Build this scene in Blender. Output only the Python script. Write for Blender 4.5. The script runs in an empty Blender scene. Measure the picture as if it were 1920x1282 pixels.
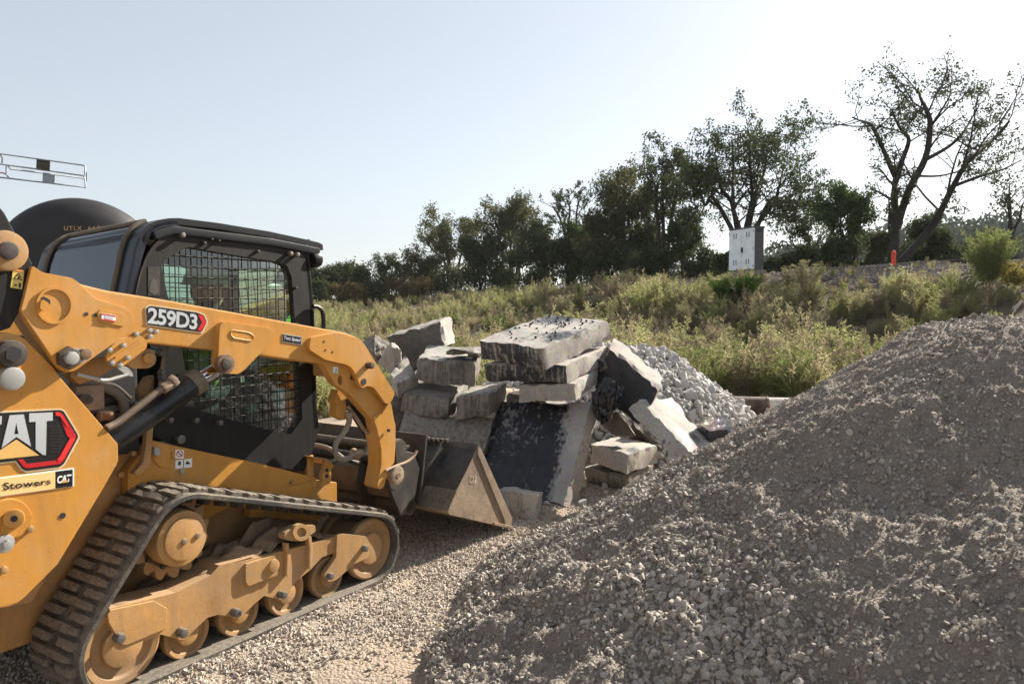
import bpy, bmesh, math, random
import numpy as np
from mathutils import Vector, Matrix, noise

random.seed(7)
rng = np.random.default_rng(7)
S = bpy.context.scene
COL = S.collection

# ------------------------------------------------------------------ camera, sky, sun, exposure
CAM_H, CAM_F, CAM_PITCH = 1.672, 1430.0, -0.0461          # metres, focal length for a 1920 wide frame, radians
cd = bpy.data.cameras.new('camera')
cam = bpy.data.objects.new('camera', cd)
COL.objects.link(cam)
cam.location = (0, 0, CAM_H)
cam.rotation_euler = (math.pi / 2 + CAM_PITCH, 0, 0)
cd.sensor_width = 36
cd.lens = CAM_F / 1920 * 36
cd.clip_start = .05
cd.clip_end = 3000
cd.dof.use_dof = True
cd.dof.focus_distance = 6.0
cd.dof.aperture_fstop = 5.6
S.camera = cam

SUN_EL, SUN_AZ = math.radians(32), math.radians(46)       # azimuth clockwise from +Y (the view direction)
w = bpy.data.worlds.new('World')
S.world = w
w.use_nodes = True
wt = w.node_tree
sky = wt.nodes.new('ShaderNodeTexSky')
sky.sky_type = 'NISHITA'
sky.sun_disc = False
sky.sun_elevation = SUN_EL
sky.sun_rotation = SUN_AZ
sky.altitude = 100
sky.air_density = 1.0
sky.dust_density = 1.2
sky.ozone_density = 1.5
hs = wt.nodes.new('ShaderNodeHueSaturation')                # hazy late summer air: paler than a clear sky
hs.inputs['Saturation'].default_value = .55
wt.links.new(sky.outputs[0], hs.inputs['Color'])
veil = wt.nodes.new('ShaderNodeMix')                        # the even white veil of haze over the whole sky
veil.data_type = 'RGBA'
veil.inputs[0].default_value = .36
veil.inputs[7].default_value = (5.4, 5.8, 6.2, 1)
wt.links.new(hs.outputs[0], veil.inputs[6])
wt.links.new(veil.outputs[2], wt.nodes['Background'].inputs[0])
wt.nodes['Background'].inputs[1].default_value = 0.059
sl = bpy.data.lights.new('sun', 'SUN')
sl.energy = 5.0
sl.angle = math.radians(0.6)
sl.color = (1, .93, .82)
sun = bpy.data.objects.new('sun', sl)
COL.objects.link(sun)
sun.location = (20, 30, 30)
sd = Vector((math.sin(SUN_AZ) * math.cos(SUN_EL), math.cos(SUN_AZ) * math.cos(SUN_EL), math.sin(SUN_EL)))
sun.rotation_euler = sd.to_track_quat('Z', 'Y').to_euler()
S.view_settings.view_transform = 'Standard'
S.view_settings.look = 'None'
S.view_settings.gamma = 1
S.view_settings.use_curve_mapping = False
S.view_settings.exposure = 1.40
S.cycles.max_bounces = 8
S.cycles.transparent_max_bounces = 12
S.cycles.use_denoising = True

# ------------------------------------------------------------------ surveying: sight lines from the camera into the place
YAW, TX, TY = .567, -1.893, 4.328                         # the loader: heading and position on the ground
cY, sY = math.cos(YAW), math.sin(YAW)
cP, sP = math.cos(CAM_PITCH), math.sin(CAM_PITCH)


def ray(x, y):
    u = (y - 641) / -CAM_F
    return np.array([(x - 960) / CAM_F, cP - u * sP, sP + u * cP])


O = np.array([0, 0, CAM_H])


def to_machine(P):
    dx, dy = P[0] - TX, P[1] - TY
    return np.array([dx * sY + dy * cY, -dx * cY + dy * sY, P[2]])


OM = to_machine(O)


def my(x, y, yy):                                        # point on the loader's plane y = yy
    e = to_machine(O + ray(x, y)) - OM
    return Vector(OM + (yy - OM[1]) / e[1] * e)


def dep(x, y, D):                                        # world point at distance D in front of the camera
    return Vector(O + D * ray(x, y))


def wz(x, y, z):
    d = ray(x, y)
    return Vector(O + (z - CAM_H) / d[2] * d)


def fr(ox, oy, s):
    return lambda pts: [(ox + x / s, oy + y / s) for x, y in pts]


qA, qB, qC, qD = fr(0, 260, 4), fr(0, 560, 3.204), fr(0, 860, 3.0375), fr(400, 860, 3.0375)
qE, qF, qG, qH = fr(200, 380, 3.374), fr(500, 600, 3.052), fr(660, 570, 2.982), fr(1040, 560, 3.204)
q1, q2, q3, q6 = fr(580, 660, 4.275), fr(120, 640, 4.93), fr(660, 600, 7.12), fr(0, 740, 5.342)


# ------------------------------------------------------------------ materials
def nd(t, typ, **kw):
    n = t.nodes.new(typ)
    for k, v in kw.items():
        setattr(n, k, v)
    return n


def noise_node(t, vec, scale, detail=5, rough=.6, dist=0):
    n = nd(t, 'ShaderNodeTexNoise')
    n.inputs['Scale'].default_value = scale
    n.inputs['Detail'].default_value = detail
    n.inputs['Roughness'].default_value = rough
    n.inputs['Distortion'].default_value = dist
    if vec is not None:
        t.links.new(vec, n.inputs['Vector'])
    return n.outputs['Fac']


def ramp(t, fac, a, b, ca=(0, 0, 0, 1), cb=(1, 1, 1, 1)):
    r = nd(t, 'ShaderNodeValToRGB')
    r.color_ramp.elements[0].position = a
    r.color_ramp.elements[1].position = b
    r.color_ramp.elements[0].color = ca
    r.color_ramp.elements[1].color = cb
    t.links.new(fac, r.inputs[0])
    return r.outputs[0]


def mixc(t, fac, a, b, mode='MIX'):
    m = nd(t, 'ShaderNodeMix', data_type='RGBA', blend_type=mode)
    for sock, v in ((m.inputs[0], fac), (m.inputs[6], a), (m.inputs[7], b)):
        if isinstance(v, (int, float)):
            sock.default_value = v
        elif isinstance(v, tuple):
            sock.default_value = v if len(v) == 4 else (*v, 1)
        else:
            t.links.new(v, sock)
    return m.outputs[2]


def mth(t, op, a, b=None):
    m = nd(t, 'ShaderNodeMath', operation=op)
    for i, v in enumerate((a, b)):
        if v is None:
            continue
        if isinstance(v, (int, float)):
            m.inputs[i].default_value = v
        else:
            t.links.new(v, m.inputs[i])
    return m.outputs[0]


def coords(t, stretch=None):
    tc = nd(t, 'ShaderNodeTexCoord')
    if stretch is None:
        return tc.outputs['Object']
    mp = nd(t, 'ShaderNodeMapping')
    mp.inputs['Scale'].default_value = stretch
    t.links.new(tc.outputs['Object'], mp.inputs['Vector'])
    return mp.outputs[0]


def new_mat(name):
    m = bpy.data.materials.new(name)
    m.use_nodes = True
    t = m.node_tree
    return m, t, t.nodes['Principled BSDF']


def bump(t, b, fac, strength=.4, dist=.01):
    n = nd(t, 'ShaderNodeBump')
    n.inputs['Strength'].default_value = strength
    n.inputs['Distance'].default_value = dist
    t.links.new(fac, n.inputs['Height'])
    t.links.new(n.outputs[0], b.inputs['Normal'])


DUST = (.30, .235, .165)


def paint(name, col, rough=.5, metal=0., var=.12, scale=5, dust=.15, dustcol=DUST, bstr=0., bscale=60, spec=.4, scratch=0., streak=0., grime=0., chips=0.):
    m, t, b = new_mat(name)
    co = coords(t)
    n1 = noise_node(t, co, scale, 6)
    lo = tuple(c * (1 - var) for c in col)
    hi = tuple(min(1, c * (1 + var)) for c in col)
    c = mixc(t, ramp(t, n1, .3, .7), lo, hi)
    r = rough
    if streak:
        st = noise_node(t, coords(t, (14, 14, 1.2)), 3, 4, .6)
        c = mixc(t, mth(t, 'MULTIPLY', ramp(t, st, .48, .75), streak), c, dustcol)
    if grime:
        gn = noise_node(t, coords(t, (5, 5, .9)), 2.2, 7, .68, .6)
        c = mixc(t, mth(t, 'MULTIPLY', ramp(t, gn, .45, .72), grime), c, tuple(x * .42 + .012 for x in col))
    if chips:
        cn_ = noise_node(t, co, 34, 3, .85, .3)
        c = mixc(t, mth(t, 'MULTIPLY', ramp(t, cn_, .665, .69), chips), c, (.11, .075, .05))
    if dust:
        n2 = noise_node(t, co, 3.2, 9, .72, .4)
        up = nd(t, 'ShaderNodeNewGeometry')
        sep = nd(t, 'ShaderNodeSeparateXYZ')
        t.links.new(up.outputs['Normal'], sep.inputs[0])
        top = mth(t, 'MULTIPLY', mth(t, 'MAXIMUM', sep.outputs[2], 0), .22)
        d = mth(t, 'ADD', n2, top)
        f = ramp(t, d, .62 - .45 * dust, .86 - .3 * dust)
        f = mth(t, 'MULTIPLY', f, min(.92, .35 + dust))
        n3 = noise_node(t, co, 55, 4, .8)
        f = mth(t, 'MULTIPLY', f, ramp(t, n3, .25, .6))
        c = mixc(t, f, c, dustcol)
        rr = mth(t, 'ADD', mth(t, 'MULTIPLY', f, .9 - rough), rough)
        t.links.new(rr, b.inputs['Roughness'])
    else:
        b.inputs['Roughness'].default_value = r
    if scratch:
        s = noise_node(t, coords(t, (3, 3, 40)), 9, 3, .8, 1.5)
        f = mth(t, 'MULTIPLY', ramp(t, s, .66, .7), scratch)
        c = mixc(t, f, c, tuple(min(1, x * 1.8 + .05) for x in col))
    t.links.new(c, b.inputs['Base Color'])
    b.inputs['Metallic'].default_value = metal
    b.inputs['Specular IOR Level'].default_value = spec
    if bstr:
        bump(t, b, noise_node(t, co, bscale, 5, .7), bstr, .006)
    return m


YELLOW = paint('yellow_paint', (.50, .235, .042), .40, dust=.30, dustcol=(.40, .28, .16), var=.12, scale=1.6, bstr=.06, bscale=70, scratch=.5, streak=.16, grime=.35, chips=.8)
YELLOW_DUSTY = paint('dusty_yellow_paint', (.43, .22, .06), .65, dust=.66, dustcol=(.29, .205, .13), var=.26, scale=4, bstr=.22, bscale=40, grime=.55, chips=.9, streak=.2)
BLACK = paint('black_paint', (.010, .010, .012), .33, dust=.03, var=.3, bstr=.03)
BLACK_DUSTY = paint('dusty_black_paint', (.010, .009, .009), .55, spec=.25, dust=.08, dustcol=(.11, .09, .07), streak=.12, var=.3, bstr=.1)
NAVY = paint('dark_blue_black_paint', (.014, .017, .028), .3, dust=.06, var=.2)
RUBBER = paint('tread_rubber', (.028, .026, .025), .8, dust=.55, dustcol=(.20, .165, .125), var=.35, scale=9, bstr=.5, bscale=45)
LUGMAT = paint('dusty_tread_lug_rubber', (.045, .04, .035), .85, dust=.8, dustcol=(.235, .19, .145), var=.35, scale=12, bstr=.6, bscale=50)
STEEL_DIRTY = paint('dirty_dark_steel', (.05, .043, .038), .6, .3, dust=.28, dustcol=(.24, .18, .125), var=.3, scratch=.4, bstr=.2)
STEEL_WORN = paint('worn_dusty_steel', (.14, .11, .085), .55, .35, dust=.85, dustcol=(.40, .29, .195), var=.2, scratch=.35, bstr=.12)
BOLT = paint('bolt_steel', (.16, .15, .14), .5, .5, dust=.25)
STEEL_GREY = paint('grey_zinc_steel', (.36, .355, .34), .42, .35, dust=.2)
CHROME = paint('polished_chrome', (.82, .83, .85), .08, 1.0, dust=0, var=.02)
HOSE = paint('hydraulic_hose_rubber', (.025, .023, .022), .55, dust=.25)
HOSE_DUSTY = paint('dusty_hydraulic_hose', (.16, .135, .11), .65, dust=.5)
MUD = paint('caked_brown_mud', (.20, .125, .075), .95, dust=.25, var=.4, scale=14, bstr=.8, bscale=40, spec=.1)
RUST = paint('rusty_steel', (.16, .085, .045), .85, dust=.3, var=.5, scale=20, bstr=.4)
DK_INT = paint('dark_cab_interior', (.02, .02, .022), .7, dust=.05)
WHITE_P = paint('white_print', (.75, .75, .73), .4, dust=.04)
SILVER_P = paint('silver_print', (.50, .53, .55), .35, .2, dust=.05, var=.1)
CREAM_P = paint('cream_print', (.78, .52, .22), .45, dust=.08)
EDGE_P = paint('pale_decal_border', (.62, .50, .33), .5, dust=.05)
BLACK_P = paint('black_print', (.012, .011, .012), .4, dust=.04)
RED_P = paint('red_print', (.50, .018, .025), .35, dust=.04, var=.25, scale=6)
GOLD_P = paint('gold_print', (.66, .40, .13), .4, dust=.04)


def glass_mat(name, tint, refl=.12, alpha=.8):
    m, t, b = new_mat(name)
    t.nodes.remove(b)
    tr = nd(t, 'ShaderNodeBsdfTransparent')
    tr.inputs[0].default_value = (*tint, 1)
    gl = nd(t, 'ShaderNodeBsdfGlossy')
    gl.inputs['Roughness'].default_value = .03
    gl.inputs[0].default_value = (.9, .95, 1, 1)
    fres = nd(t, 'ShaderNodeFresnel')
    fres.inputs[0].default_value = 1.5
    di = nd(t, 'ShaderNodeBsdfDiffuse')
    di.inputs[0].default_value = (.30, .27, .22, 1)
    mx0 = nd(t, 'ShaderNodeMixShader')
    n = noise_node(t, coords(t, (6, 6, 1.5)), 4, 7, .7)
    t.links.new(mth(t, 'MULTIPLY', ramp(t, n, .45, .8), 1 - alpha), mx0.inputs[0])
    t.links.new(tr.outputs[0], mx0.inputs[1])
    t.links.new(di.outputs[0], mx0.inputs[2])
    mx = nd(t, 'ShaderNodeMixShader')
    t.links.new(mth(t, 'ADD', mth(t, 'MULTIPLY', fres.outputs[0], 1.), refl * .3), mx.inputs[0])
    t.links.new(mx0.outputs[0], mx.inputs[1])
    t.links.new(gl.outputs[0], mx.inputs[2])
    t.links.new(mx.outputs[0], t.nodes['Material Output'].inputs[0])
    return m


GLASS_SIDE = glass_mat('tinted_side_glass', (.58, .74, .66), .06, .94)
GLASS_FRONT = glass_mat('green_front_glass', (.72, .90, .80), .15, .8)
GLASS_REAR = glass_mat('blue_rear_glass', (.12, .17, .20), .2, .95)


def concrete(name, base, tar, streak=True, tarcol=(.016, .016, .02), rough=.9, dustmix=.0, strip=None):
    m, t, b = new_mat(name)
    co = coords(t)
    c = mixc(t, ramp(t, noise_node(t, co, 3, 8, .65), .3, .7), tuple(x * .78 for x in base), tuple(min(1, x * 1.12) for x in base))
    pit = noise_node(t, co, 42, 6, .75)
    ag = nd(t, 'ShaderNodeTexVoronoi')
    ag.inputs['Scale'].default_value = 38
    t.links.new(co, ag.inputs['Vector'])
    c = mixc(t, .22, c, mixc(t, 1., c, ag.outputs['Color'], 'MULTIPLY'))
    c = mixc(t, ramp(t, pit, .34, .42, (1, 1, 1, 1), (0, 0, 0, 1)), c, tuple(x * .45 for x in base))
    if tar > 0:
        n1 = noise_node(t, coords(t, (11, 11, 1.1)) if streak else co, 2.2, 8, .7, .3)
        n2 = noise_node(t, co, 1.7, 4, .6)
        n3 = noise_node(t, co, 26, 6, .8)
        f = mth(t, 'ADD', mth(t, 'ADD', mth(t, 'MULTIPLY', n1, .45), mth(t, 'MULTIPLY', n2, .35)), mth(t, 'MULTIPLY', n3, .25))
        if strip:                                          # bare towards one edge of the face
            vm = nd(t, 'ShaderNodeVectorMath', operation='DOT_PRODUCT')
            t.links.new(co, vm.inputs[0])
            vm.inputs[1].default_value = strip[0]
            mr = nd(t, 'ShaderNodeMapRange')
            mr.inputs[1].default_value, mr.inputs[2].default_value = strip[1], strip[2]
            mr.inputs[3].default_value, mr.inputs[4].default_value = 0, .26
            t.links.new(vm.outputs['Value'], mr.inputs[0])
            f = mth(t, 'SUBTRACT', f, mr.outputs[0])
        k = .70 - .34 * tar
        f = ramp(t, f, k, k + .085)
        tc = mixc(t, ramp(t, noise_node(t, co, 9, 5), .35, .75), tarcol, tuple(x * 2.6 + .004 for x in tarcol))
        c = mixc(t, f, c, tc)
        t.links.new(mth(t, 'SUBTRACT', rough, mth(t, 'MULTIPLY', f, .38)), b.inputs['Roughness'])
    else:
        b.inputs['Roughness'].default_value = rough
    if dustmix:
        d = ramp(t, noise_node(t, co, 2.6, 7, .7), .38, .66)
        c = mixc(t, mth(t, 'MULTIPLY', d, dustmix), c, (.30, .255, .21))
    t.links.new(c, b.inputs['Base Color'])
    b.inputs['Specular IOR Level'].default_value = .35
    h = mth(t, 'ADD', mth(t, 'MULTIPLY', pit, .6), noise_node(t, co, 120, 4, .7))
    bump(t, b, h, .5, .008)
    return m


CONC = concrete('pale_concrete', (.43, .385, .34), .36)
CONC_SPLASH = concrete('tar_spattered_concrete', (.44, .40, .36), .54, False)
CONC_STREAK = concrete('tar_streaked_concrete', (.43, .38, .33), .74)
CONC_GREY = concrete('dusty_grey_concrete', (.25, .22, .19), .58, True, (.03, .027, .025), dustmix=.45)  # grey takes in dirt and dust plus the shade on the left blocks
CONC_SHADE = concrete('shade_darkened_concrete', (.13, .11, .095), .6, False, (.03, .026, .024), dustmix=.2)  # shade on the standing slab and in the gaps, as a darker concrete
CONC_BLACK = concrete('shade_blackened_concrete', (.06, .052, .046), .75, False, (.012, .012, .013), .6)  # shade on the leaning slab's face, put into a near-black colour
TAR_WHITE = concrete('half_tarred_concrete', (.52, .48, .43), .56, True, (.013, .013, .015), .7)
TAR_BLUE = concrete('wet_black_tar', (.2, .22, .25), 1.25, False, (.012, .016, .024), .42)


def stone_mat(name, cols, bstr=.35, rough=.9):
    m, t, b = new_mat(name)
    oi = nd(t, 'ShaderNodeObjectInfo')
    r = nd(t, 'ShaderNodeValToRGB')
    r.color_ramp.elements.remove(r.color_ramp.elements[0])
    for i, c in enumerate(cols):
        e = r.color_ramp.elements[0] if i == 0 else r.color_ramp.elements.new(i / (len(cols) - 1))
        e.position = i / (len(cols) - 1)
        e.color = (*c, 1)
    t.links.new(oi.outputs['Random'], r.inputs[0])
    co = coords(t)
    n = noise_node(t, co, 3.5, 6, .7)
    c = mixc(t, ramp(t, n, .3, .75), mixc(t, .35, r.outputs[0], (.1, .08, .06)), r.outputs[0])
    t.links.new(c, b.inputs['Base Color'])
    b.inputs['Roughness'].default_value = rough
    b.inputs['Specular IOR Level'].default_value = .25
    bump(t, b, noise_node(t, co, 9, 5, .7), bstr, .08)
    return m


GRAVEL = stone_mat('tan_gravel_stone', [(.25, .215, .18), (.37, .325, .275), (.47, .415, .36), (.31, .275, .24), (.58, .52, .455), (.39, .335, .28), (.43, .40, .37)])
GRAVEL_PALE = stone_mat('pale_driven_gravel_stone', [(.42, .355, .285), (.54, .465, .38), (.64, .565, .475), (.48, .405, .33), (.38, .335, .29), (.68, .60, .52)])
LIMESTONE = stone_mat('white_limestone_rock', [(.44, .425, .41), (.55, .53, .505), (.37, .36, .35), (.62, .595, .56), (.48, .455, .42)], .3)


def ground_mat():
    m, t, b = new_mat('packed_gravel_ground')
    co = coords(t)
    big = noise_node(t, co, .55, 5, .6)
    fine = noise_node(t, co, 55, 6, .75)
    mid = noise_node(t, co, 9, 6, .7)
    c = mixc(t, ramp(t, fine, .3, .7), (.20, .16, .125), (.40, .33, .265))
    c = mixc(t, ramp(t, big, .45, .65), c, mixc(t, ramp(t, mid, .3, .7), (.40, .295, .205), (.50, .38, .27)))
    geo = nd(t, 'ShaderNodeNewGeometry')
    sep = nd(t, 'ShaderNodeSeparateXYZ')
    t.links.new(geo.outputs['Position'], sep.inputs[0])
    veg = ramp(t, mth(t, 'ADD', mth(t, 'MULTIPLY', sep.outputs[1], .05), mth(t, 'MULTIPLY', mid, .06)), .59, .66)
    vc = mixc(t, ramp(t, noise_node(t, co, 1.2, 8, .7), .35, .7), (.075, .06, .04), (.17, .14, .095))
    c = mixc(t, veg, c, vc)
    bal = mth(t, 'MULTIPLY', ramp(t, mth(t, 'MULTIPLY', sep.outputs[2], .2), .47, .55), ramp(t, mid, .35, .5))
    c = mixc(t, bal, c, mixc(t, ramp(t, fine, .35, .65), (.07, .062, .056), (.20, .17, .15)))
    t.links.new(c, b.inputs['Base Color'])
    b.inputs['Roughness'].default_value = .95
    b.inputs['Specular IOR Level'].default_value = .15
    v = nd(t, 'ShaderNodeTexVoronoi')
    v.inputs['Scale'].default_value = 60
    t.links.new(co, v.inputs['Vector'])
    bump(t, b, mth(t, 'SUBTRACT', fine, v.outputs['Distance']), .8, .012)
    return m


def pile_mat():
    m, t, b = new_mat('gravel_and_fines')
    co = coords(t)
    fine = noise_node(t, co, 70, 6, .78)
    mid = noise_node(t, co, 5, 6, .65)
    c = mixc(t, ramp(t, fine, .3, .72), (.14, .118, .10), (.37, .32, .27))
    c = mixc(t, ramp(t, mid, .48, .72), c, (.25, .195, .155))
    t.links.new(c, b.inputs['Base Color'])
    b.inputs['Roughness'].default_value = .95
    b.inputs['Specular IOR Level'].default_value = .15
    v = nd(t, 'ShaderNodeTexVoronoi')
    v.inputs['Scale'].default_value = 75
    t.links.new(co, v.inputs['Vector'])
    bump(t, b, mth(t, 'SUBTRACT', fine, v.outputs['Distance']), .9, .012)
    return m


def leaf_mat(name, cols, trans=.35, rough=.7):
    m, t, b = new_mat(name)
    t.nodes.remove(b)
    oi = nd(t, 'ShaderNodeObjectInfo')
    geo = nd(t, 'ShaderNodeNewGeometry')
    f = mth(t, 'FRACT', mth(t, 'ADD', geo.outputs['Random Per Island'], mth(t, 'MULTIPLY', oi.outputs['Random'], .6)))
    r = nd(t, 'ShaderNodeValToRGB')
    r.color_ramp.elements.remove(r.color_ramp.elements[0])
    for i, c in enumerate(cols):
        e = r.color_ramp.elements[0] if i == 0 else r.color_ramp.elements.new(i / (len(cols) - 1))
        e.position = i / (len(cols) - 1)
        e.color = (*c, 1)
    t.links.new(f, r.inputs[0])
    d = nd(t, 'ShaderNodeBsdfDiffuse')
    tr = nd(t, 'ShaderNodeBsdfTranslucent')
    mx = nd(t, 'ShaderNodeMixShader')
    mx.inputs[0].default_value = trans
    t.links.new(r.outputs[0], d.inputs[0])
    t.links.new(r.outputs[0], tr.inputs[0])
    t.links.new(d.outputs[0], mx.inputs[1])
    t.links.new(tr.outputs[0], mx.inputs[2])
    t.links.new(mx.outputs[0], t.nodes['Material Output'].inputs[0])
    return m


BARK = paint('dark_tree_bark', (.030, .025, .021), .9, dust=0, var=.3, scale=6, bstr=.5, bscale=14)
LEAF_DARK = leaf_mat('dark_green_leaves', [(.040, .052, .022), (.058, .075, .030), (.075, .088, .040), (.05, .06, .028)], .38)
LEAF_BROWN = leaf_mat('browning_autumn_leaves', [(.075, .082, .036), (.10, .10, .046), (.068, .082, .036), (.13, .11, .052)], .42)
LEAF_GREEN = leaf_mat('fresh_green_leaves', [(.045, .068, .02), (.062, .092, .028), (.08, .11, .036)], .34)
LEAF_TAN = leaf_mat('tan_dry_leaves', [(.10, .08, .035), (.16, .12, .05), (.075, .07, .03)], .3)
LEAF_YELLOW = leaf_mat('yellow_leaves', [(.28, .24, .06), (.20, .19, .05), (.34, .27, .08)], .35)
WEED_LIME = leaf_mat('lime_green_weed', [(.31, .32, .13), (.40, .395, .175), (.24, .255, .10), (.46, .44, .22)], .52)
WEED_OLIVE = leaf_mat('olive_weed', [(.27, .25, .135), (.36, .33, .185), (.21, .195, .10), (.41, .375, .22)], .5)
WEED_BROWN = leaf_mat('brown_dry_weed', [(.21, .16, .115), (.30, .24, .17), (.15, .115, .085), (.26, .205, .145)], .35)
WEED_STRAW = leaf_mat('straw_dry_grass', [(.42, .36, .21), (.50, .43, .26), (.33, .285, .16)], .42)
WEED_GREEN = leaf_mat('deep_green_weed', [(.13, .16, .05), (.175, .20, .07), (.21, .23, .09)], .48)


# ------------------------------------------------------------------ object helpers
def link(name, me, mats, parent=None):
    o = bpy.data.objects.new(name, me)
    COL.objects.link(o)
    if mats is not None and len(me.materials) == 0:
        for m in (mats if isinstance(mats, (list, tuple)) else [mats]):
            me.materials.append(m)
    if parent is not None:
        o.parent = parent
    return o


def obj(name, bm, mats, parent=None, smooth=None):
    bmesh.ops.recalc_face_normals(bm, faces=bm.faces[:])
    me = bpy.data.meshes.new(name)
    bm.to_mesh(me)
    bm.free()
    o = link(name, me, mats, parent)
    if smooth is not None:
        shade(me, smooth)
    return o


def shade(me, deg):
    me.polygons.foreach_set('use_smooth', [True] * len(me.polygons))
    if deg < 180:
        me.set_sharp_from_angle(angle=math.radians(deg))


def raw(name, v, f, mats, parent=None, smooth=None):
    me = bpy.data.meshes.new(name)
    me.from_pydata([tuple(p) for p in v], [], f)
    me.update()
    o = link(name, me, mats, parent)
    if smooth is not None:
        shade(me, smooth)
    return o


def quads_mesh(name, V):                                   # V: (n, 4, 3) loose quads
    n = len(V)
    me = bpy.data.meshes.new(name)
    me.vertices.add(n * 4)
    me.vertices.foreach_set('co', np.ascontiguousarray(V, dtype=np.float32).ravel())
    me.loops.add(n * 4)
    me.loops.foreach_set('vertex_index', np.arange(n * 4, dtype=np.int32))
    me.polygons.add(n)
    me.polygons.foreach_set('loop_start', np.arange(0, n * 4, 4, dtype=np.int32))
    me.update(calc_edges=True)
    return me


def thing(name, label, cat, loc=(0, 0, 0), rz=0, group=None):
    o = bpy.data.objects.new(name, None)
    o.empty_display_size = .3
    COL.objects.link(o)
    o.location = loc
    o.rotation_euler = (0, 0, rz)
    return tag(o, label, cat, group)


def tag(o, label, cat, group=None):
    o['label'] = label
    o['category'] = cat
    o['kind'] = 'thing'
    if group:
        o['group'] = group
    return o


def bm_box(bm, c, s, rot=None):
    m = Matrix.Translation(c) @ (rot.to_4x4() if rot else Matrix()) @ Matrix.Diagonal((*s, 1))
    return bmesh.ops.create_cube(bm, size=1, matrix=m)['verts']


def box(name, c, s, mats, parent=None, bev=.006, rot=None):
    bm = bmesh.new()
    bm_box(bm, Vector(c), s, rot)
    if bev:
        bmesh.ops.bevel(bm, geom=bm.edges[:], offset=bev, segments=2, affect='EDGES', profile=.6)
    return obj(name, bm, mats, parent, 40)


def bm_cyl(bm, p0, p1, r0, r1=None, n=20, bev=0):
    p0, p1 = Vector(p0), Vector(p1)
    d = p1 - p0
    m = Matrix.Translation((p0 + p1) / 2) @ d.to_track_quat('Z', 'Y').to_matrix().to_4x4()
    vs = bmesh.ops.create_cone(bm, cap_ends=True, segments=n, radius1=r0, radius2=r0 if r1 is None else r1, depth=d.length, matrix=m)['verts']
    if bev:
        es = [e for e in {e for v in vs for e in v.link_edges} if abs((e.verts[1].co - e.verts[0].co).normalized().dot(d.normalized())) < .3]
        bmesh.ops.bevel(bm, geom=es, offset=bev, segments=2, affect='EDGES', profile=.6)


def cyl(name, p0, p1, r, mats, parent=None, n=24, bev=.004, r1=None):
    bm = bmesh.new()
    bm_cyl(bm, p0, p1, r, r1, n, bev)
    return obj(name, bm, mats, parent, 35)


def spline(pts, k=6):
    P = [Vector(p) for p in pts]
    P = [P[0] * 2 - P[1]] + P + [P[-1] * 2 - P[-2]]
    out = []
    for i in range(1, len(P) - 2):
        for j in range(k):
            u = j / k
            a, b, c, d = P[i - 1], P[i], P[i + 1], P[i + 2]
            out.append(.5 * (2 * b + (c - a) * u + (2 * a - 5 * b + 4 * c - d) * u * u + (3 * b - a - 3 * c + d) * u ** 3))
    out.append(P[-2])
    return out


def tube_data(path, rad, n=8):
    path = [Vector(p) for p in path]
    if not isinstance(rad, (list, tuple)):
        rad = [rad] * len(path)
    V, Fc = [], []
    up = Vector((0, 0, 1))
    for i, p in enumerate(path):
        t = (path[min(i + 1, len(path) - 1)] - path[max(i - 1, 0)]).normalized()
        a = t.cross(up)
        if a.length < .1:
            a = t.cross(Vector((1, 0, 0)))
        a.normalize()
        if i and a.dot(prev) < 0:
            a.negate()
        prev = a
        b = t.cross(a)
        for k in range(n):
            th = 2 * math.pi * k / n
            V.append(p + (a * math.cos(th) + b * math.sin(th)) * rad[i])
    for i in range(len(path) - 1):
        for k in range(n):
            Fc.append((i * n + k, i * n + (k + 1) % n, (i + 1) * n + (k + 1) % n, (i + 1) * n + k))
    Fc.append(tuple(range(n - 1, -1, -1)))
    L = (len(path) - 1) * n
    Fc.append(tuple(range(L, L + n)))
    return V, Fc


def tube(name, path, rad, mats, parent=None, n=8, smooth=True, k=6):
    V, Fc = tube_data(spline(path, k) if smooth else path, rad, n)
    return raw(name, V, Fc, mats, parent, 60)


def plate3(name, pts, ext, mats, parent=None, bev=.004, holes=(), smooth=35):
    """a flat outline (3D points) given thickness by the vector ext; holes are outlines too"""
    bm = bmesh.new()
    ext = Vector(ext)
    if not holes:
        vs = [bm.verts.new(p) for p in pts]
        f = bm.faces.new(vs)
        r = bmesh.ops.extrude_face_region(bm, geom=[f])
        nv = [g for g in r['geom'] if isinstance(g, bmesh.types.BMVert)]
        bmesh.ops.translate(bm, verts=nv, vec=ext)
        bmesh.ops.recalc_face_normals(bm, faces=bm.faces[:])
        if bev:
            bmesh.ops.bevel(bm, geom=bm.edges[:], offset=min(bev, ext.length * .4), segments=2, affect='EDGES', profile=.6, clamp_overlap=True)
    else:
        edges = []
        loops = []
        for lp in [pts] + list(holes):
            vs = [bm.verts.new(p) for p in lp]
            loops.append(vs)
            edges += [bm.edges.new((vs[i], vs[(i + 1) % len(vs)])) for i in range(len(vs))]
        bmesh.ops.triangle_fill(bm, use_beauty=True, use_dissolve=False, edges=edges)
        fs = bm.faces[:]
        mp = {}
        for v in bm.verts[:]:
            mp[v] = bm.verts.new(v.co + ext)
        for f in fs:
            bm.faces.new([mp[v] for v in reversed(f.verts)])
        for vs in loops:
            for i in range(len(vs)):
                a, b = vs[i], vs[(i + 1) % len(vs)]
                bm.faces.new((a, b, mp[b], mp[a]))
    o = obj(name, bm, mats, parent, smooth)
    if bev and not holes:
        o.modifiers.new('flat_faces', 'WEIGHTED_NORMAL').keep_sharp = True
    return o


def plate(name, px, y, t, mats, parent=None, bev=.004, holes=()):
    return plate3(name, [my(*p, y) for p in px], (0, t, 0), mats, parent, bev, [[my(*p, y) for p in h] for h in holes])


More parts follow.
